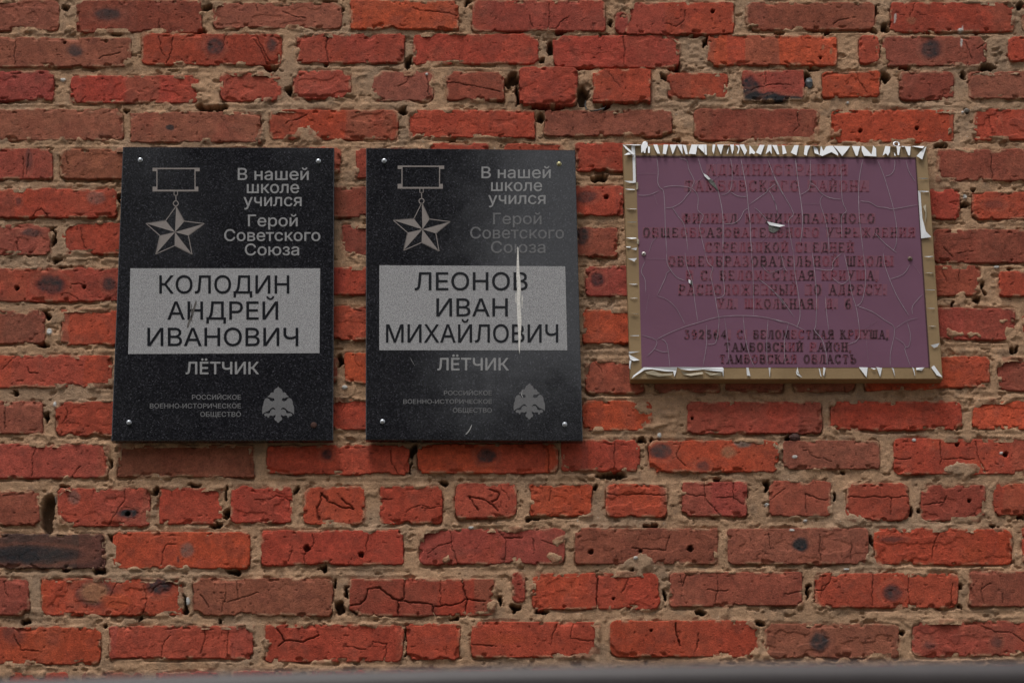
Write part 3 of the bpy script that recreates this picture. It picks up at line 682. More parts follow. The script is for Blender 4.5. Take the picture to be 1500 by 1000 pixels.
EAGLE = [(0,-46),(2,-43),(4,-41),(11,-37),(14,-31),(14,-27),(20,-28),(25,-25),(26,-21),(32,-17),(34,-14),(28,-13),(21,-11),(15,-11),(12,-8),(12,-4),(18,-1),(25,-3),(31,-10),(36,-11),(42,-8),(46,0),(47,8),(50,15),(51,28),(50,38),(46,34),(38,30),(32,28),(27,24),(22,19),(15,17),(10,21),(8,25),(14,22),(20,23),(25,28),(26,34),(33,35),(40,34),(45,38),(42,43),(35,43),(33,48),(29,47),(28,42),(22,41),(17,43),(11,40),(9,38),(8,44),(13,50),(10,56),(6,57),(2,63),(0,62)]
def eagle(parent, Y, x0, x1, y0, y1, m_):
    cx = (x0 + x1) / 2; sx = (x1 - x0) / 102.; sy = (y1 - y0) / 109.; cy = y0 + 46 * sy
    s = Sheet(Y)
    R_ = [(cx + a * sx, cy + b_ * sy) for a, b_ in EAGLE]; L_ = [(cx - a * sx, cy + b_ * sy) for a, b_ in EAGLE]
    s.poly(R_); s.poly(L_)
    o = s.build('eagle_emblem', m_, parent)
    t = Sheet(Y - .0004)
    t.poly([(cx - 6 * sx, cy - 18 * sy), (cx + 6 * sx, cy - 18 * sy), (cx, cy - 13 * sy)])
    t.poly([(cx + 2 * sx, cy + 5 * sy), (cx + 5 * sx, cy + 8 * sy), (cx + 3 * sx, cy + 9 * sy)])
    for q in (-1, 1):   # feather lines
        for k in range(5):
            t.line([(cx + q * (18 + 6 * k) * sx, cy + (4 - 1.5 * k) * sy), (cx + q * (20 + 6.3 * k) * sx, cy + (18 + 3.2 * k) * sy)], .35)
    for k in (-1, 0, 1): t.line([(cx + k * 4 * sx, cy + 46 * sy), (cx + k * 6 * sx, cy + 57 * sy)], .35)
    t.build('eagle_marking', M_POL, o)

def medal(parent, Y, bar, ringc, star_tips, inner, c, m_):
    (bx0, bx1, by0, by1) = bar
    s = Sheet(Y)
    w1 = 2.0
    s.poly([(bx0, by0), (bx1, by0), (bx1, by0 + w1), (bx0, by0 + w1)])
    s.poly([(bx0, by1 - w1 - .5), (bx1 - 2, by1 - w1 - .5), (bx1 - 2, by1), (bx0, by1)])
    for xs in (bx0 + 5.6, bx1 - 7.6): s.poly([(xs, by0 + w1), (xs + 1.5, by0 + w1), (xs + 1.5, by1 - w1 - .5), (xs, by1 - w1 - .5)])
    for (xa, xb, ya, yb) in ((bx0, bx0 + 5.6, by0 + w1, by0 + 5), (bx1 - 6.1, bx1, by0 + w1, by0 + 5), (bx0, bx0 + 5.6, by1 - 7, by1 - w1 - .5), (bx1 - 6.1, bx1 - 2, by1 - 7, by1 - w1 - .5)):
        s.poly([(xa, ya), (xb, ya), (xb, yb), (xa, yb)])
    s.build('ribbon_bar', m_, parent)
    s = Sheet(Y); rx, ry = ringc
    s.line([(rx - 2.5, by1), (rx - 2.5, by1 + 5.5), (rx + 2.5, by1 + 5.5), (rx + 2.5, by1)], 1.1)
    s.line([(rx, by1 + 5.5), (rx + .3, ry - 4)], 1.2)
    s.line([(rx + 3.7 * math.cos(a), ry + 3.7 * math.sin(a)) for a in [i * math.pi / 9 for i in range(19)]], 1.3)
    s.build('chain', m_, parent)
    s = Sheet(Y)
    for i in range(5):      # arm i: tip i, inner point after it (clockwise) is inner[i]
        s.poly([c, star_tips[i], inner[i]])
    for i in range(5):
        s.line([star_tips[i], inner[i - 1]], 1.15); s.line([star_tips[i], inner[i]], .9)
    s.build('star', m_, parent)

Yp = -.030
def plaque(label, quad, gm):
    cx = P(sum(q[0] for q in quad) / 4, quad[2][1], Yp)
    t = empty('memorial_plaque', label, 'plaque', (float(cx[0]), -.01, float(cx[2])), 'granite memorial plaques on the brick wall')
    slab('granite_slab', t, quad, Yp, Yp + .018, gm)
    for (qx, qy) in [(quad[0][0] + 26, quad[0][1] + 20), (quad[1][0] - 24, quad[1][1] + 20), (quad[2][0] - 26, quad[2][1] - 24), (quad[3][0] + 26, quad[3][1] - 27)]:
        p = P(qx, qy, 0)   # standoff sleeve between slab and wall
        n = 10; co = []; f = []
        for yy in (Yp + .018, .012):
            for i in range(n): co.append((p[0] + .006 * math.cos(2 * math.pi * i / n), yy, p[2] + .006 * math.sin(2 * math.pi * i / n)))
        for i in range(n): f.append((i, (i + 1) % n, n + (i + 1) % n, n + i))
        mesh_from('standoff', co, f, M_STEEL, t)
    return t
F1, F2, F3 = Yp - .0004, Yp - .0008, Yp - .0012
# --- left plaque
pl = plaque('leftmost black granite plaque, clean name panel, one bolt missing at its lower right corner', [(180, 215), (489.5, 216.5), (488, 645), (163, 645.5)], M_GR1)
for a in [('В нашей',348.5,452,246.4,263.6),('школе',361.8,438,265.5,282.8),('учился',357,441.6,284.5,301.8),('Герой',363.5,435.8,314.6,331.4),('Советского',328.7,469,336,352.8),('Союза',359,438,357,373.8)]:
    text_line(pl, F1, *a, M_LETTER, .28)
s = Sheet(F1); s.poly([(191, 393), (469, 393), (468, 517), (187.7, 518.3)]); s.build('name_panel', M_BLAST, pl)
for a in [('КОЛОДИН',233.5,423.6,403.4,429.5),('АНДРЕЙ',245.3,407.3,441.5,467.7),('ИВАНОВИЧ',216,436.8,480,506.3)]: text_line(pl, F2, *a, M_POL, .22)
text_line(pl, F1, 'ЛЁТЧИК', 272.4, 379, 530, 547.6, M_LETTER, .42)
for a in [('РОССИЙСКОЕ',281.3,352.8,578,584.9),('ВОЕННО-ИСТОРИЧЕСКОЕ',219.6,352.8,590.8,597.6),('ОБЩЕСТВО',293.5,352.8,603,610)]: text_line(pl, F1, *a, M_SMALL, .18)
eagle(pl, F1, 384, 431, 565.5, 619, M_SMALL)
medal(pl, F1, (223.5, 292.5, 246, 280.5), (257.5, 298), [(258,302),(299.5,327.6),(281.3,372.7),(228,372.2),(213.7,327.2)], [(270.1,324),(276,345),(255.7,359.8),(234.2,345),(242.8,323)], (256.4,340), M_STAR)
for (a, b_) in [(205.5,234.5),(466.4,236.2),(189,618.4)]: bolt('bolt', pl, a, b_, Yp, 3.9, M_STEEL)
bolt('bolt_hole', pl, 459.6, 622.7, Yp, 6.2, M_RUST, washer=False, label='empty rusty bolt hole')
s = Sheet(F3); s.line(smooth_pts([(287.5,440),(284,452),(281,462),(277,471),(274.5,480)]), 2.6, taper=True); s.line([(280,445),(281,470)], 1.1)
s.build('scuff_mark', flat_mat('brown_scuff', (.11, .10, .095), .9, .3, 300), pl)
# --- right plaque
pr_ = plaque('middle black granite plaque with a white dripping streak down its grey name panel', [(536.3, 216.8), (842.5, 219.8), (853.6, 645.5), (535.6, 644)], M_GR2)
for i, a in enumerate([('В нашей',705.5,806.5,244.3,261),('школе',719.5,794,263,279.8),('учился',715.5,798.8,282,298.8),('Герой',722.5,793,312,328.3),('Советского',689,826,332.5,349.3),('Союза',719.5,798.8,353.5,370.3)]):
    text_line(pr_, F1, *a, M_LETTER if i < 3 else M_LETTER_DARK, .25)
s = Sheet(F1); s.poly([(555.7, 388.5), (828, 390), (831, 512.8), (555.5, 512.8)]); s.build('name_panel', M_BLAST, pr_)
for a in [('ЛЕОНОВ',607.5,772.7,398.8,424.8),('ИВАН',639.3,743.7,437,463),('МИХАЙЛОВИЧ',565.6,817.6,475,501.3)]: text_line(pr_, F2, *a, M_POL, .22)
text_line(pr_, F1, 'ЛЁТЧИК', 641, 745, 524.3, 542, M_LETTER, .42)
for a in [('РОССИЙСКОЕ',650.3,720.4,572,578.5),('ВОЕННО-ИСТОРИЧЕСКОЕ',590.8,720.4,584.6,591),('ОБЩЕСТВО',663.5,720.4,597.3,604)]: text_line(pr_, F1, *a, M_SMALL, .18)
eagle(pr_, F1, 752.3, 798.4, 560.8, 614, M_SMALL)
medal(pr_, F1, (582.5, 650.7, 242.7, 276.5), (617.5, 294.5), [(618,296.8),(659.5,324.8),(643.2,368),(591.2,366.8),(576,322.5)], [(629.2,320.9),(638.5,341.9),(617.5,355.2),(597,340.7),(606.3,320.2)], (618.7,336), M_STAR)
for (a, b_) in [(562.7,235.7),(560.3,617.2),(827.2,621.3)]: bolt('bolt', pr_, a, b_, Yp, 3.9, M_STEEL)
bolt('bolt', pr_, 819, 240.4, Yp, 3.9, M_BRASS, label='yellowish brass coloured bolt')
s = Sheet(F3, .0004)
s.poly([(758,361),(759.5,364),(760,380),(761,398),(762.5,412),(763,425),(762,440),(763,455),(764,470),(763,488),(762,505),(761,518.5),(759.5,508),(759,485),(757.5,462),(757,440),(757.5,420),(756.5,404),(757,385)])
s.poly([(755.2,430),(756.4,428),(756.4,445),(755,441)]); s.poly([(764.5,430),(765.8,436),(765,452),(764,446)])
s.build('white_streak', M_DROP, pr_)
M_SCR = flat_mat('pale_scratch', (.42, .42, .42), .9, .1, 300)
for pts, w_ in ((smooth_pts([(691,622),(688.5,628),(685,633),(682,636)]), 1.2), ([(765,572),(764,578),(766.5,583)], 1.3), ([(601,523),(603,528),(608,536)], .4)):
    s = Sheet(F3); s.line(pts, w_, taper=True); s.build('scratch', M_SCR, pr_)

# ------------------------------------------------------------------ purple board
Ys = -.030
def panel_material():
    m, nt, b = mat('purple_film'); p = wpos(nt)
    c = ramp(nt, noise(nt, 7, 3, .6, p), [(.3, (.168, .074, .122)), (.7, (.195, .088, .145))])
    c = mix(nt, c, (.20, .085, .125), ramp(nt, noise(nt, 18, 4, .6, p), [(.52, 0.0), (.75, .35)]))
    c = mix(nt, c, (.23, .17, .22), ramp(nt, noise(nt, 420, 3, .7, p), [(.62, 0.0), (.8, .25)]))
    nt.links.new(c, b.inputs['Base Color']); b.inputs['Roughness'].default_value = .5; b.inputs['Specular IOR Level'].default_value = .25
    bump(nt, b, noise(nt, 30, 3, .5, p), .0008, .4)
    return m
def frame_material():
    m, nt, b = mat('bare_tan_board'); p = wpos(nt)
    c = ramp(nt, noise(nt, 12, 4, .6, p), [(.3, (.245, .158, .072)), (.7, (.335, .222, .108))])
    c = mix(nt, c, (.14, .10, .06), ramp(nt, noise(nt, 160, 4, .7, p), [(.58, 0.0), (.8, .5)]))
    nt.links.new(c, b.inputs['Base Color']); b.inputs['Roughness'].default_value = .5
    bump(nt, b, noise(nt, 220, 3, .6, p), .0004, .6)
    return m
def worn_letter_material():
    m, nt, b = mat('worn_serif_lettering'); p = wpos(nt)
    at = N(nt, 'ShaderNodeAttribute', attribute_name='tint')
    sep = N(nt, 'ShaderNodeSeparateColor'); nt.links.new(at.outputs['Color'], sep.inputs[0])
    ad = N(nt, 'ShaderNodeMath', operation='ADD'); nt.links.new(noise(nt, 190, 2, .6, p), ad.inputs[0]); nt.links.new(sep.outputs[0], ad.inputs[1])
    fac = ramp(nt, ad.outputs[0], [(.58, 0.0), (.67, 1.0)])
    c = mix(nt, (.205, .040, .072), (.050, .009, .020), fac)
    nt.links.new(c, b.inputs['Base Color']); b.inputs['Roughness'].default_value = .5
    return m
M_PURPLE = panel_material(); M_TAN = frame_material(); M_WORN = worn_letter_material()
ctr = P(1150, 555, Ys)
sg = empty('notice_board', 'purple notice board with flaking white film border and worn maroon lettering', 'sign', (float(ctr[0]), -.01, float(ctr[2])))
slab('frame', sg, [(912.5, 212), (1357.7, 214), (1381, 555), (923.5, 555.5)], Ys, Ys + .030, M_TAN, 1.2)
PQ = [(931.6, 229), (1341, 231.6), (1361, 538), (940, 538)]
pn = Sheet(Ys - .0006, .0005); pn.poly(PQ); pn.build('panel', M_PURPLE, sg)
s = Sheet(Ys - .0014, .0012)  # dark maroon edge line, painting in the shadow line beneath the frame
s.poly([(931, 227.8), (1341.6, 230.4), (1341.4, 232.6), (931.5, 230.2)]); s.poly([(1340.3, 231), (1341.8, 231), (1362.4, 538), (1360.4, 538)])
s.build('panel_shadow_edge', flat_mat('maroon_shadow_edge', (.055, .012, .02), .6, .2, 200), sg)

SER = { # unit glyphs: stems 's', thin strokes 't' as polylines, x to the right, y up
 'А': [('t',[(.5,1),(.12,0)]),('s',[(.5,1),(.88,0)]),('t',[(.25,.35),(.75,.35)]),('f',(.12,0)),('f',(.88,0))],
 'Б': [('s',[(.2,0),(.2,1)]),('t',[(.2,.96),(.8,.96),(.82,.75)]),('s',[(.2,.55),(.65,.55),(.82,.4),(.82,.18),(.65,.04),(.2,.04)])],
 'В': [('s',[(.2,0),(.2,1)]),('s',[(.2,.96),(.65,.96),(.77,.85),(.77,.65),(.6,.53),(.2,.53)]),('s',[(.6,.53),(.83,.42),(.83,.15),(.65,.04),(.2,.04)])],
 'Г': [('s',[(.25,0),(.25,1)]),('t',[(.25,.96),(.8,.96),(.8,.72)]),('f',(.25,0))],
 'Д': [('t',[(.08,-.15),(.08,.05),(.92,.05),(.92,-.15)]),('t',[(.22,.05),(.38,.5),(.38,.96),(.75,.96)]),('s',[(.75,0),(.75,1)])],
 'Е': [('s',[(.2,0),(.2,1)]),('t',[(.2,.96),(.8,.96),(.82,.78)]),('t',[(.2,.5),(.62,.5)]),('t',[(.2,.04),(.82,.04),(.84,.24)])],
 'Ж': [('s',[(.5,0),(.5,1)]),('t',[(.08,1),(.42,.5),(.08,0)]),('t',[(.92,1),(.58,.5),(.92,0)]),('f',(.5,0)),('f',(.5,1))],
 'З': [('s',[(.2,.8),(.35,.97),(.65,.97),(.78,.8),(.7,.58),(.45,.52),(.75,.46),(.85,.25),(.7,.04),(.35,.03),(.18,.2)])],
 'И': [('s',[(.2,0),(.2,1)]),('s',[(.8,0),(.8,1)]),('t',[(.2,.1),(.8,.9)]),('f',(.2,0)),('f',(.8,0)),('f',(.2,1)),('f',(.8,1))],
 'К': [('s',[(.2,0),(.2,1)]),('t',[(.2,.45),(.8,1)]),('s',[(.4,.6),(.85,0)]),('f',(.2,0)),('f',(.2,1)),('f',(.85,0))],
 'Л': [('t',[(.08,.05),(.22,.05),(.35,.4),(.38,.96),(.78,.96)]),('s',[(.78,0),(.78,1)]),('f',(.78,0))],
 'М': [('t',[(.15,0),(.15,1),(.5,.1)]),('s',[(.15,1),(.5,.1)]),('t',[(.5,.1),(.85,1)]),('s',[(.85,0),(.85,1)]),('f',(.15,0)),('f',(.85,0))],
 'Н': [('s',[(.2,0),(.2,1)]),('s',[(.8,0),(.8,1)]),('t',[(.2,.5),(.8,.5)]),('f',(.2,0)),('f',(.8,0)),('f',(.2,1)),('f',(.8,1))],
 'О': [('s',[(.5,.98),(.25,.88),(.12,.5),(.25,.12),(.5,.02),(.75,.12),(.88,.5),(.75,.88),(.5,.98)])],
 'П': [('s',[(.2,0),(.2,1)]),('s',[(.8,0),(.8,1)]),('t',[(.2,.96),(.8,.96)]),('f',(.2,0)),('f',(.8,0))],
 'Р': [('s',[(.22,0),(.22,1)]),('s',[(.22,.96),(.65,.96),(.82,.8),(.82,.62),(.65,.46),(.22,.46)]),('f',(.22,0))],
 'С': [('s',[(.85,.72),(.78,.9),(.5,.98),(.22,.85),(.12,.5),(.22,.14),(.5,.02),(.75,.08),(.87,.25)]),('t',[(.85,1),(.85,.7)])],
 'Т': [('s',[(.5,0),(.5,1)]),('t',[(.12,.72),(.15,.96),(.85,.96),(.88,.72)]),('f',(.5,0))],
 'У': [('s',[(.15,1),(.5,.4)]),('t',[(.88,1),(.5,.25),(.38,.03),(.2,.08)]),('f',(.15,1)),('f',(.85,1))],
 'Ф': [('s',[(.5,0),(.5,1)]),('s',[(.5,.85),(.22,.78),(.12,.5),(.22,.25),(.5,.18),(.78,.25),(.88,.5),(.78,.78),(.5,.85)]),('f',(.5,0)),('f',(.5,1))],
 'Ц': [('s',[(.2,.05),(.2,1)]),('s',[(.75,.05),(.75,1)]),('t',[(.2,.05),(.9,.05),(.9,-.15)]),('f',(.2,1)),('f',(.75,1))],
 'Ч': [('t',[(.18,1),(.18,.6),(.35,.45),(.8,.5)]),('s',[(.8,0),(.8,1)]),('f',(.8,0)),('f',(.18,1)),('f',(.8,1))],
 'Ш': [('s',[(.14,0),(.14,1)]),('s',[(.5,0),(.5,1)]),('s',[(.86,0),(.86,1)]),('t',[(.14,.04),(.86,.04)]),('f',(.14,1)),('f',(.86,1))],
 'Щ': [('s',[(.14,0),(.14,1)]),('s',[(.48,0),(.48,1)]),('s',[(.82,0),(.82,1)]),('t',[(.14,.04),(.94,.04),(.94,-.15)])],
 'Ы': [('s',[(.14,0),(.14,1)]),('s',[(.14,.5),(.42,.5),(.55,.38),(.55,.15),(.42,.04),(.14,.04)]),('s',[(.86,0),(.86,1)]),('f',(.86,0)),('f',(.86,1))],
 'Ь': [('s',[(.22,0),(.22,1)]),('s',[(.22,.53),(.65,.53),(.82,.4),(.82,.16),(.65,.04),(.22,.04)]),('f',(.22,1))],
 'Я': [('s',[(.8,0),(.8,1)]),('s',[(.8,.96),(.38,.96),(.2,.8),(.2,.65),(.38,.5),(.8,.5)]),('t',[(.5,.5),(.15,0)]),('f',(.8,0)),('f',(.15,0))],
 '3': [('s',[(.2,.95),(.75,.95),(.45,.6),(.75,.5),(.82,.25),(.65,.04),(.3,.04),(.18,.18)])],
 '9': [('s',[(.78,.65),(.6,.42),(.3,.45),(.2,.7),(.35,.95),(.65,.95),(.8,.75),(.78,.3),(.55,.04),(.25,.06)])],
 '2': [('s',[(.2,.75),(.35,.96),(.65,.96),(.8,.75),(.7,.5),(.2,.05),(.82,.05)])],
 '5': [('s',[(.78,.95),(.3,.95),(.25,.55),(.6,.6),(.8,.4),(.75,.12),(.5,.03),(.2,.1)])],
 '6': [('s',[(.75,.95),(.45,.9),(.22,.6),(.2,.25),(.4,.03),(.65,.05),(.8,.28),(.65,.5),(.35,.5),(.22,.35)])],
 '4': [('s',[(.65,0),(.65,1),(.15,.3),(.88,.3)])],
 ',': [('s',[(.35,.08),(.4,0),(.25,-.2)])], '.': [('s',[(.3,.0),(.3,.12)])], ':': [('s',[(.35,0),(.35,.12)]),('s',[(.35,.5),(.35,.62)])],
}
SER['Й'] = SER['И'] + [('t',[(.35,1.25),(.5,1.13),(.65,1.25)])]
WID = {'Ж':1.25,'М':1.15,'Ш':1.25,'Щ':1.3,'Ы':1.2,'Ф':1.15,'Д':1.05,',':.5,'.':.5,':':.55,' ':.7}
TXT = [  # body, x0, x1, top, base, intactness, slope
 ('АДМИНИСТРАЦИЯ',1034,1243,241.5,256.5,.04),('ТАМБОВСКОГО РАЙОНА',1002,1274,265,280,.08),
 ('ФИЛИАЛ МУНИЦИПАЛЬНОГО',998,1283,313.5,326.5,.16),('ОБЩЕОБРАЗОВАТЕЛЬНОГО УЧРЕЖДЕНИЯ',941,1342,334,347,.17),
 ('СТРЕЛЕЦКОЙ СРЕДНЕЙ',1032,1252,355.5,369,.14),('ОБЩЕОБРАЗОВАТЕЛЬНОЙ ШКОЛЫ',978,1310,375.5,389.5,.18),
 ('В С. БЕЛОМЕСТНАЯ КРИУША,',1004,1288,396.5,410,.14),('РАСПОЛОЖЕННЫЙ ПО АДРЕСУ:',993,1300,417,431.5,.17),
 ('УЛ. ШКОЛЬНАЯ, Д. 6',1050,1249,438,451.5,.18),('392564, С. БЕЛОМЕСТНАЯ КРИУША,',1001,1303,483.5,495.5,.26),
 ('ТАМБОВСКИЙ РАЙОН,',1060,1249,502,514,.28),('ТАМБОВСКАЯ ОБЛАСТЬ',1053,1256,519.5,531.5,.30)]
lr = random.Random(5)
st = Sheet(Ys - .0008, .0001)
for body, x0, x1, tp, bs, intact in TXT:
    tot = sum(WID.get(ch, 1.0) for ch in body); uw = (x1 - x0) / tot; xx = x0
    s = Sheet(Ys - .0013, .0003); H = bs - tp; sw, tw = 2.8, 1.5
    for ch in body:
        wd = WID.get(ch, 1.0) * uw
        if ch in SER:
            g = intact - .035 + lr.uniform(-.10, .10)
            if lr.random() < .14: g -= .18
            c = (max(g, 0), 0, 0)
            f_ = lambda p: (xx + wd * (.06 + .82 * p[0]), bs - p[1] * H)
            if intact < .25 or lr.random() < .35:
                st.poly([(xx + .3, tp - 1.2 + lr.uniform(-.5, .5)), (xx + wd * .96, tp - 1), (xx + wd * .95, bs + 1.3), (xx + .2, bs + 1.2 + lr.uniform(-.5, .5))])
            for kind, d in SER[ch]:
                if kind == 'f':
                    q = f_(d); s.poly([(q[0] - 2.4, q[1] - .5), (q[0] + 2.4, q[1] - .5), (q[0] + 2.4, q[1] + .55), (q[0] - 2.4, q[1] + .55)], c=c); continue
                if intact < .25 and lr.random() < .03: continue    # a stroke that has flaked off
                s.line([f_(q) for q in d], sw if kind == 's' else tw, c=c)
        xx += wd
    s.build('lettering', M_WORN, sg)
st.build('letter_stain', flat_mat('maroon_stain', (.205, .068, .108), .5, .12, 220), sg)['kind'] = 'stuff'

VC = [] # hairline splits in the film
def V_(ox, oy, sc, lists):
    for l in lists:
        w_ = 1.0
        if isinstance(l[0], float): w_ = l[0]; l = l[1]
        VC.append((smooth_pts(Zc(ox, oy, sc, l)), w_))
V_(890,190,5.554,[(1.2,[(400,225),(412,330),(408,430),(430,475),(455,500),(465,620),(470,800),(482,1000)]),(.7,[(235,357),(400,357)]),[(245,532),(330,532),(420,497)],[(585,232),(645,250),(660,320),(705,415),(685,470),(720,510),(738,560),(735,655),(780,700),(750,770),(760,860),(795,1000)],[(455,470),(500,460),(580,458),(680,478),(640,540),(600,590),(530,630),(470,635)],[(685,470),(785,370)],[(525,630),(570,700),(615,755),(635,830),(655,990)],(1.5,[(738,232),(760,310),(785,365),(850,410),(890,480),(905,520),(930,640),(940,760),(938,1000)]),[(850,410),(910,375)],(.6,[(780,360),(900,250)]),[(1000,235),(1015,330),(1005,470),(970,520),(925,528)],[(1000,505),(1060,540),(1140,545)],(.7,[(1020,388),(1100,388)]),(1.4,[(1085,240),(1100,320),(1130,480),(1145,630),(1160,760),(1165,900),(1175,1000)]),[(1145,640),(1110,660),(1080,720),(1030,760),(945,765)],[(1150,610),(1290,510),(1300,490),(1370,440)],[(1195,635),(1240,670),(1310,750)],[(1300,235),(1340,340),(1380,440),(1430,530)],[(1310,490),(1355,570),(1385,690)],(.7,[(380,530),(405,610)]),(.7,[(400,870),(360,920),(335,1000)]),(.7,[(1300,865),(1240,920)]),[(1375,860),(1400,980)]])
V_(1130,190,5.556,[(1.5,[(195,235),(205,320),(225,480),(245,620),(255,760),(235,920)]),[(318,235),(315,430),(300,490),(235,530)],[(320,435),(360,460),(410,520),(480,555),(575,567)],[(420,535),(395,590),(435,720),(460,850),(470,1000)],(.7,[(245,600),(390,605)]),[(565,235),(575,560),(610,660),(570,710),(575,900)],(.7,[(610,665),(650,695)]),(1.2,[(745,240),(715,400),(710,580),(720,760),(748,1000)]),[(720,580),(800,590),(860,625),(940,635),(990,645),(1190,610)],[(865,250),(915,375),(960,520),(995,650),(1020,800),(1015,930),(990,985)],[(1005,240),(1000,320),(970,365),(925,380)],[(1095,245),(1120,340),(1170,420)],[(10,350),(60,450),(100,530),(180,680),(140,740),(160,900),(180,1000)],[(0,530),(40,620),(50,700)],[(840,840),(930,930),(1020,1000)],(.7,[(930,935),(905,1000)])])
V_(890,370,4.762,[[(412,0),(415,70),(440,120),(480,170),(540,195)],[(440,120),(410,145),(405,170),(345,300)],(.7,[(345,300),(420,330),(480,390),(520,460),(540,500)]),[(540,0),(555,100),(590,200),(610,350),(630,480)],[(680,0),(700,70),(735,105),(720,160),(745,280),(765,400),(778,480),(760,610),(740,635),(695,640)],[(810,0),(805,150),(815,290),(755,320)],[(1003,0),(1015,150),(1018,440)],[(275,720),(325,670),(340,610),(240,575)],[(340,605),(430,560),(540,515),(640,485),(740,455),(860,440),(1000,440),(1120,455),(1238,490)],[(325,670),(380,690),(430,690)],[(375,600),(415,640),(435,800)],[(690,500),(690,640),(665,790)],(.7,[(815,450),(835,600),(850,780)]),[(945,440),(960,580),(985,700),(1025,800)],[(1120,460),(1110,640),(1115,790)],[(262,60),(235,130),(262,190),(265,280)],[(290,290),(265,420)],(.7,[(265,40),(410,45)]),[(1195,0),(1238,150)],(.8,[(1075,85),(1130,140),(1238,100)]),[(1050,180),(1150,260),(1238,370)]])
V_(1130,370,4.762,[[(65,0),(90,100),(110,130)],[(0,260),(60,310),(160,450)],[(0,460),(120,490),(230,540)],(1.3,[(155,0),(165,150),(190,300),(200,440),(180,515)]),[(120,490),(95,590),(90,630),(95,780)],(1.2,[(285,0),(300,120),(315,300),(310,500),(300,540),(350,600),(380,690),(390,790)]),[(300,110),(420,122),(430,60),(495,0)],[(420,170),(490,220),(545,180)],[(375,300),(385,420),(400,540)],[(505,0),(540,150),(560,280),(595,400),(612,590),(530,640)],[(640,0),(655,120),(655,230),(630,340),(595,370)],[(595,370),(700,410),(790,470),(860,530),(830,700),(830,790)],(.6,[(650,530),(740,470)]),(.7,[(660,580),(675,760)]),[(780,0),(790,80),(825,185),(880,310),(960,440)],[(825,185),(920,150),(965,85)],(.7,[(990,80),(1045,160)]),(.7,[(860,530),(945,475),(1020,455)]),[(1055,290),(985,370),(985,430)],[(945,480),(970,570),(960,650),(930,670),(970,790)],(.7,[(860,590),(920,630),(940,670)]),[(430,680),(455,790)],(.7,[(300,670),(330,790)])])
s = Sheet(Ys - .0016, .0002)
for pts, w_ in VC: s.line(pts, .60 * w_, taper=True)
s.build('film_cracks', flat_mat('pale_crack_edge', (.33, .27, .32), .6, .35, 40), sg)['kind'] = 'stuff'

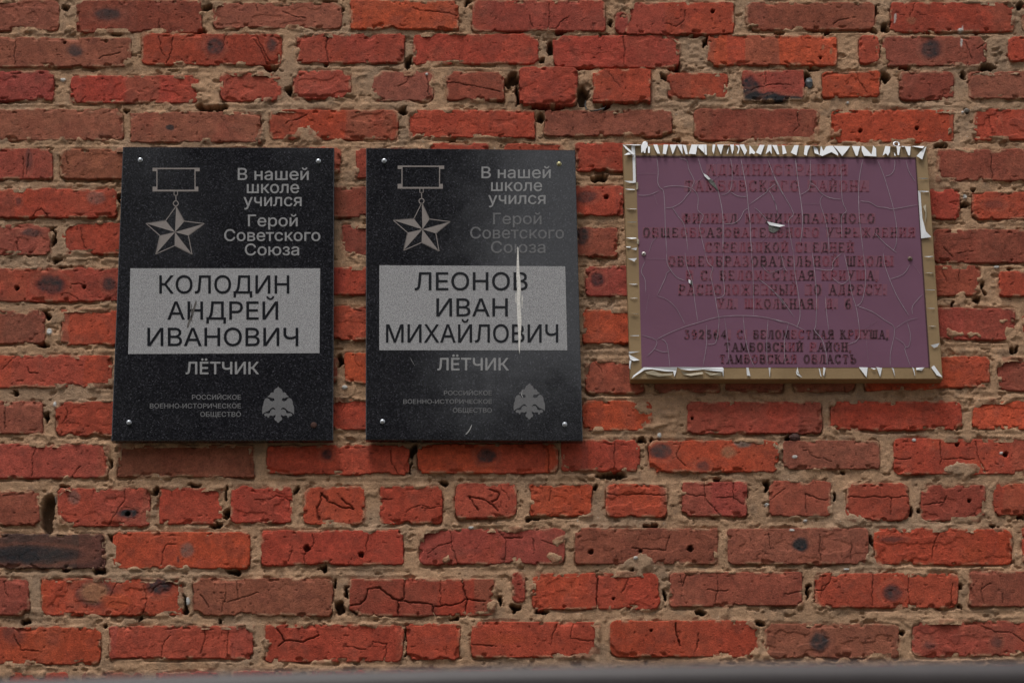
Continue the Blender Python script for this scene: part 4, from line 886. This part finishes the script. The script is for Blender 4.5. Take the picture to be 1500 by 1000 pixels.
FLAKES = [[(912,212),(939,212),(937,214.5),(930,215),(925,214)],[(912,212),(916,214),(929,227),(928,229),(925,227),(916,218)],[(925,213),(930,213),(930.4,227),(931.2,268),(927.4,268),(926.6,230),(925,225)],[(914,266),(931,265.5),(931,268.6),(922,268.5)],[(914,229),(921,223),(928,226),(922,228)],
 [(939,214),(941,210),(945,208),(948,211),(949,214),(946,220),(945,226),(943,226),(942,222),(940,226),(939,224)],[(949,214),(952,216),(951.5,226),(949,226)],[(957,212),(963,212),(966.5,227),(963,227),(960,221)],[(972,212),(979,212),(975,228),(970.5,227)],[(981,212),(991.5,212),(985,228)],[(991.5,212),(999,212),(999.5,228)],[(999.7,212),(1005,213),(1007,228),(1004,228)],[(1013,212),(1023,212),(1021,216),(1019,228),(1008.5,227)],[(1023,212),(1031,212),(1031,226),(1023,217)],[(1031.3,212),(1035,212),(1035,229),(1032,228)],[(1044,212),(1048,212),(1045,228),(1043,222)],
 [(1050,212),(1060,212),(1055.5,228)],[(1060,212),(1069,212),(1068,214),(1059,213.6)],[(1069.5,212),(1075,212),(1074.5,220),(1072,228)],[(1067,216),(1068.2,216),(1065.4,227),(1064,227)],[(1077,212.4),(1083,213),(1083,220),(1081,227),(1079,227),(1081.5,219),(1080,215)],[(1083.2,212),(1090,212),(1094,222),(1090.5,229)],[(1098,213),(1106,225),(1104,228),(1101,226),(1097,228)],[(1113,212.4),(1120,212.6),(1114,228.5),(1107,225)],[(1125,212.5),(1130,212.5),(1130,228),(1127,222),(1121,228)],[(1131,212.6),(1138,213),(1141,228),(1138,228)],[(1145.5,213),(1149,214),(1152,226),(1146,228)],[(1163.5,213),(1170,213),(1166,229.5),(1158,225)],[(1179,213.6),(1187,213.6),(1183,222),(1181,230),(1177,228)],[(1191,213.8),(1197,218),(1199,228),(1200,229),(1193,226)],[(1188,213.6),(1200,213.6),(1199,215),(1189,215)],
 [(1210,215),(1214,213.8),(1220,213.8),(1227,226),(1227,230),(1217.5,224),(1204,230.5),(1200,229),(1202.5,214),(1206,222)],[(1221,214),(1245,214.5),(1240,222),(1233,230.5),(1226,220)],[(1248,214.2),(1260,214.5),(1258,221),(1255.5,230),(1253,230)],[(1262,214.4),(1265,214.5),(1273,224),(1276,228),(1279,213.6),(1283,218),(1283,231),(1265,230),(1262,222)],[(1297,214),(1304,215),(1303,224),(1300,230),(1297,226),(1292,230)],[(1309.5,223),(1311.5,230),(1309.5,230)],[(1304,214.2),(1313,214.4),(1312,216),(1305,216)],[(1313.2,214.3),(1319,215),(1316,229),(1314,229)],[(1320,214.3),(1325,214.3),(1324,216),(1321,217)],[(1325.2,214.4),(1334,215),(1332,229.5),(1330,229.5)],[(1335,214.3),(1354,214.3),(1351,219),(1340,216)],[(1357,214.6),(1350,235.5),(1342,230),(1350,221)],
 [(943,538),(991.8,538),(991,543),(988,552),(986,544),(975,544),(955,541),(944,542),(935,548),(925,555),(928,550)],[(992,538),(1058,538),(1060,540),(1059.5,553),(1058,545),(1030,541.5),(1010,543),(997,541)],[(1093,539),(1096,539),(1099,551),(1094,550)],[(1125.5,539),(1128.5,539),(1127.5,553)],[(1168,538),(1170,547),(1175,553),(1167,549),(1166,545)],[(1206,538),(1209,540),(1207,551),(1205.5,549)],[(1199,540),(1200.6,540),(1203,552),(1201.6,551)],[(1258,538),(1271,538),(1269,553)],[(1283.5,538),(1292,539),(1289,552)],[(1275,539),(1283,540),(1280,542)],[(1306,539),(1309,540),(1311,552)],[(1336,538),(1339,540),(1340,552)],[(1342,538.5),(1354,538.5),(1350,543),(1342,542)],[(1364,538),(1368,535),(1380,553),(1372,550)],
 [(921,515),(938,515),(922,518)],[(921,519),(937,527.5),(928,529),(923,526)],[(922,528),(925,528),(923.5,541),(921.5,540)],[(920,379.5),(933,379),(929,384)],[(924,365),(933,363),(932,367)],[(917,361.5),(924,361),(923,363.4),(918,363)],
 [(1344.5,280),(1348,280),(1351,320),(1356,340),(1364,348),(1349,350)],[(1363,506),(1376,503),(1373,508),(1368,510)]]
SLIV = [(278,915,930,1.6),(306.5,917,932,1),(326,918,932,1),(349.5,917,932,2),(416.5,921,934,1.1),(437,922,934,.6),(460,922,935,.5),(492,922,936,1.1),(262,1344,1359,1.1),(281,1345,1360,1.9),(376.5,1353,1367,1.3),(425,1354,1369,.9),(452,1358,1369,.7),(400,1354,1367,.5),(478,1360,1371,.5)]
for y_, xa, xb, h_ in SLIV:
    FLAKES.append([(xa, y_ - h_ * .3), ((xa + xb) / 2, y_ - h_ * .55), (xb, y_ - h_ * .3), (xb, y_ + h_ * .35), ((xa + xb) / 2, y_ + h_ * .6)])
for pts in FLAKES:
    s = Sheet(Ys - .0007, .0005)
    ys_ = [p[1] for p in pts]; lo_, hi_ = min(ys_), max(ys_)
    if hi_ < 240: lf = [.0004 + .0062 * ((p[1] - lo_) / max(hi_ - lo_, 1)) for p in pts]     # hangs from the top edge, tips curl out
    else: lf = [.0004 + .0034 * lr.random() for p in pts]
    s.poly(pts, lift=lf); s.build('film_flake', M_WHITE, sg)
# lifted tan skin on the lower border and the little cream tabs
for pts in ([(997,543),(1010,547),(1029,545),(1030,548),(1012,551),(1000,548)],[(1031,544),(1045,547),(1057,547),(1056,551),(1040,550)],[(945,545),(957,543),(970,548),(985,547),(984,550),(966,552),(948,548)],[(931.5,268),(934.5,268),(934.5,278),(931.5,278)],[(933,350),(936,352),(936,358),(933,358)],[(1352,303),(1356,300),(1357,318),(1354,330),(1355,312)]):
    s = Sheet(Ys - .0007, .0005); s.poly(pts, lift=[.0005 + .004 * lr.random() for p in pts]); s.build('film_flake', M_CREAM, sg)
# tears in the purple film: dark opening and pale curled lip
for hole, lip in (([(1126,328.5),(1143,331),(1141,337),(1133,341.5),(1126,338)], [(1123.5,324.5),(1150,330.8),(1142,333),(1127,329.8)]),
                  ([(1031,255.5),(1040,260.5),(1047,268),(1053,280),(1045,273),(1038,266)], [(1030,254),(1036,257.4),(1041,263),(1037.5,263.5),(1032,258.5)]),
                  ([(1009,410),(1013.5,412),(1014.5,418),(1010,415)], [(1008.5,409),(1011.5,411),(1011,416),(1009,414)])):
    s = Sheet(Ys - .0023, .0004); s.poly(hole); o_ = s.build('film_tear', flat_mat('grey_underlayer', (.12, .125, .115), .8, .6, 250), sg)
    s = Sheet(Ys - .0028, .0005); s.poly(lip, lift=[0, .002, .0025, .0005] if len(lip) == 4 else [.001] * len(lip)); s.build('torn_lip', M_WHITE, sg)
bolt('screw', sg, 943, 372, Ys - .0006, 4.4, flat_mat('bright_rivet', (.55, .52, .50), .4, .2, 500, metal=.5), washer=False)
bolt('screw', sg, 1333, 379, Ys - .0006, 4.8, flat_mat('brown_rivet', (.16, .12, .09), .5, .3, 500, metal=.4), washer=False, label='dark rusty screw')
for (a, b_) in ((943, 372), (1333, 379)): bolt('screw_core', sg, a, b_, Ys - .0036, 1.5, M_RUST, washer=False)
def torus(name, parent, cx_, cy_, Y, R_, r_, m_, tilt=0.0):
    p = P(cx_, cy_, Y); co = []; f = []; n, k = 16, 8
    for i in range(n):
        a = 2 * math.pi * i / n
        for j in range(k):
            b_ = 2 * math.pi * j / k; rr = R_ + r_ * math.cos(b_)
            co.append((p[0] + rr * math.cos(a), Y + r_ * math.sin(b_) + tilt * math.sin(a) * R_, p[2] + rr * math.sin(a)))
    for i in range(n):
        for j in range(k): f.append((i * k + j, ((i + 1) % n) * k + j, ((i + 1) % n) * k + (j + 1) % k, i * k + (j + 1) % k))
    return mesh_from(name, co, f, m_, parent, smooth=True)
torus('hanging_loop', sg, 945, 210.5, Ys + .012, .0042, .0013, M_STEEL, .3)
torus('hanging_loop', sg, 1313, 211.5, Ys + .012, .0058, .0016, M_STEEL, .3)

# ------------------------------------------------------------------ odd bits stuck in the joints
def tube(name, pts, r_, m_, parent=None, n=8):
    co = []; f = []
    for i, p in enumerate(pts):
        p = Vector(p); d = (Vector(pts[min(i + 1, len(pts) - 1)]) - Vector(pts[max(i - 1, 0)])).normalized()
        a = d.orthogonal().normalized(); b_ = d.cross(a)
        rr = r_[i] if isinstance(r_, (list, tuple)) else r_
        for k in range(n): q = p + rr * (math.cos(2 * math.pi * k / n) * a + math.sin(2 * math.pi * k / n) * b_); co.append(tuple(q))
    for i in range(len(pts) - 1):
        for k in range(n): f.append((i * n + k, i * n + (k + 1) % n, (i + 1) * n + (k + 1) % n, (i + 1) * n + k))
    f.append(tuple(range(n))[::-1]); f.append(tuple((len(pts) - 1) * n + k for k in range(n)))
    return mesh_from(name, co, f, m_, parent, smooth=True)
M_RUBBER = flat_mat('black_rubber', (.02, .02, .022), .45, .2, 200)
wp = [tuple(P(a, b_, yy)) for a, b_, yy in ((858,148,.01),(857,154,.0),(859,160,-.006),(866,163,-.009),(875,162,-.010),(884,159,-.006),(888,155,.004))]
o = tube('cable_scrap', [tuple(map(float, p)) for p in wp], .0016, M_RUBBER)
o['label'] = 'short black cable end poking out of the gap between two protruding bricks'; o['category'] = 'cable'
def stone(name, label, cat, x_, y_, r, m_, seed_, Y=0.004):
    p = P(x_, y_, Y); rr = random.Random(seed_); co = []; f = []; n, k = 9, 6
    for j in range(k + 1):
        t = math.pi * j / k
        for i in range(n):
            a = 2 * math.pi * i / n; q = 1 + rr.uniform(-.18, .18)
            co.append((p[0] + r[0] * q * math.sin(t) * math.cos(a), p[1] + r[1] * q * math.sin(t) * math.sin(a), p[2] + r[2] * q * math.cos(t)))
    for j in range(k):
        for i in range(n): f.append((j * n + i, j * n + (i + 1) % n, (j + 1) * n + (i + 1) % n, (j + 1) * n + i))
    o = mesh_from(name, co, f, m_); o['label'] = label; o['category'] = cat
M_SLAG = flat_mat('grey_slag', (.10, .11, .12), .35, .6, 150)
stone('slag_lump', 'glassy dark grey slag lump in the joint beside the blackened brick', 'stone', 1185, 122, (.008, .008, .012), M_SLAG, 3)
stone('pebble', 'dark brown clinker pebble in the joint above the brown brick, below the purple board', 'pebble', 1164, 641, (.011, .008, .009), flat_mat('brown_clinker', (.07, .03, .025), .8, .5, 200), 4, .003)
stone('shell_fragment', 'shiny grey pebble in the joint above right of the purple board', 'pebble', 1416, 162, (.006, .006, .004), flat_mat('pale_flint', (.35, .34, .33), .3, .5, 150), 5, .002)

# ------------------------------------------------------------------ out-of-focus pipe rail in front of the wall
M_PIPE = flat_mat('grey_rail_paint', (.056, .047, .050), .5, .12, 25)
Yr = -2.05; R_P = .018
def rail_pt(x_, ytop, Y):
    p = P(x_, ytop, Y); return (float(p[0]), float(p[1]), float(p[2]) - R_P * 1.02)
RPT = [rail_pt(a, b, Yr) for a, b in ((-300, 1002), (0, 994), (370, 984), (740, 975), (1100, 970), (1500, 968), (1800, 968))]
a_, b_ = RPT[0], RPT[-1]
rail = empty('pipe_rail', 'out of focus grey painted pipe rail running along the bottom of the view', 'rail', (0, Yr, 0))
rp = RPT
tube('rail_pipe', rp, R_P, M_PIPE, rail, 24)
for q in (a_, b_): tube('post', [(q[0], q[1], 0), (q[0], q[1], q[2] - R_P * .8)], .02, M_PIPE, rail, 16)

# ------------------------------------------------------------------ ground and the trees that the polished granite mirrors
gm, nt, b = mat('trodden_earth'); p = wpos(nt)
c = ramp(nt, noise(nt, 1.2, 5, .6, p), [(.35, (.075, .07, .045)), (.65, (.16, .14, .11))])
nt.links.new(c, b.inputs['Base Color']); b.inputs['Roughness'].default_value = .95
g = mesh_from('ground', [(-150, -150, 0), (150, -150, 0), (150, 150, 0), (-150, 150, 0)], [(0, 1, 2, 3)], gm); g['kind'] = 'structure'
M_BARK = flat_mat('bark', (.08, .06, .045), .95, .4, 12)
M_LEAF = flat_mat('leaf', (.045, .075, .025), .6, .5, 3)
def tree(label, x_, y_, h_, rad, n, seed_, nc=34):
    rr = random.Random(seed_)
    t = empty('garden_tree', label, 'tree', (x_, y_, 0), 'trees facing the brick wall')
    tp_ = [(x_ + rr.uniform(-.1, .1) * k, y_ + rr.uniform(-.1, .1) * k, h_ * .2 * k) for k in range(5)]
    tube('trunk', tp_, [.22, .18, .14, .1, .05], M_BARK, t, 10)
    for k in range(6):
        a = rr.uniform(0, 6.28); z0 = h_ * rr.uniform(.3, .6)
        tube('limb', [(x_, y_, z0), (x_ + math.cos(a) * rad * .4, y_ + math.sin(a) * rad * .4, z0 + h_ * .12), (x_ + math.cos(a) * rad * .8, y_ + math.sin(a) * rad * .8, z0 + h_ * .18)], [.08, .05, .02], M_BARK, t, 6)
    cl_ = []
    for k in range(nc):
        a = rr.uniform(0, 6.28); e = rr.uniform(-1, 1); q = rr.uniform(.35, 1)
        cl_.append((x_ + math.cos(a) * rad * q * math.sqrt(1 - e * e), y_ + math.sin(a) * rad * q * math.sqrt(1 - e * e), h_ * .62 + e * h_ * .36 * q, rr.uniform(.5, 1.0)))
    co = []; f = []
    for i in range(n):
        cx_, cy_, cz_, cr = rr.choice(cl_)
        d = Vector((rr.gauss(0, 1), rr.gauss(0, 1), rr.gauss(0, 1))).normalized() * cr * rr.uniform(.3, 1) ** .5
        c_ = Vector((cx_, cy_, cz_)) + d
        a = Vector((rr.uniform(-1, 1), rr.uniform(-1, 1), rr.uniform(-1, 1))).normalized(); b2 = a.orthogonal().normalized()
        l = rr.uniform(.08, .14); k = len(co)
        co += [tuple(c_ - a * l), tuple(c_ + b2 * l * .5), tuple(c_ + a * l), tuple(c_ - b2 * l * .5)]; f.append((k, k + 1, k + 2, k + 3))
    mesh_from('crown', co, np.array(f), M_LEAF, t)
tree('broad dark tree behind the camera, mirrored in the left granite plaque', -5.2, -16.0, 12.5, 2.8, 14000, 1)
tree('tall dark tree behind the camera, between the two others', -2.7, -19.0, 13.5, 1.6, 14000, 2)
tree('thin sparse tree behind the camera against open sky', -1.35, -17.0, 12.5, 1.25, 9000, 8, 14)
tree('lower tree behind the camera, in front of the open sky', .7, -15.0, 6.9, 1.9, 9000, 3)
tree('tall tree far right behind the camera', 6.0, -17.5, 12.0, 3.0, 12000, 4)
tree('tall tree far left behind the camera', -8.5, -18.0, 12.5, 3.2, 12000, 5)
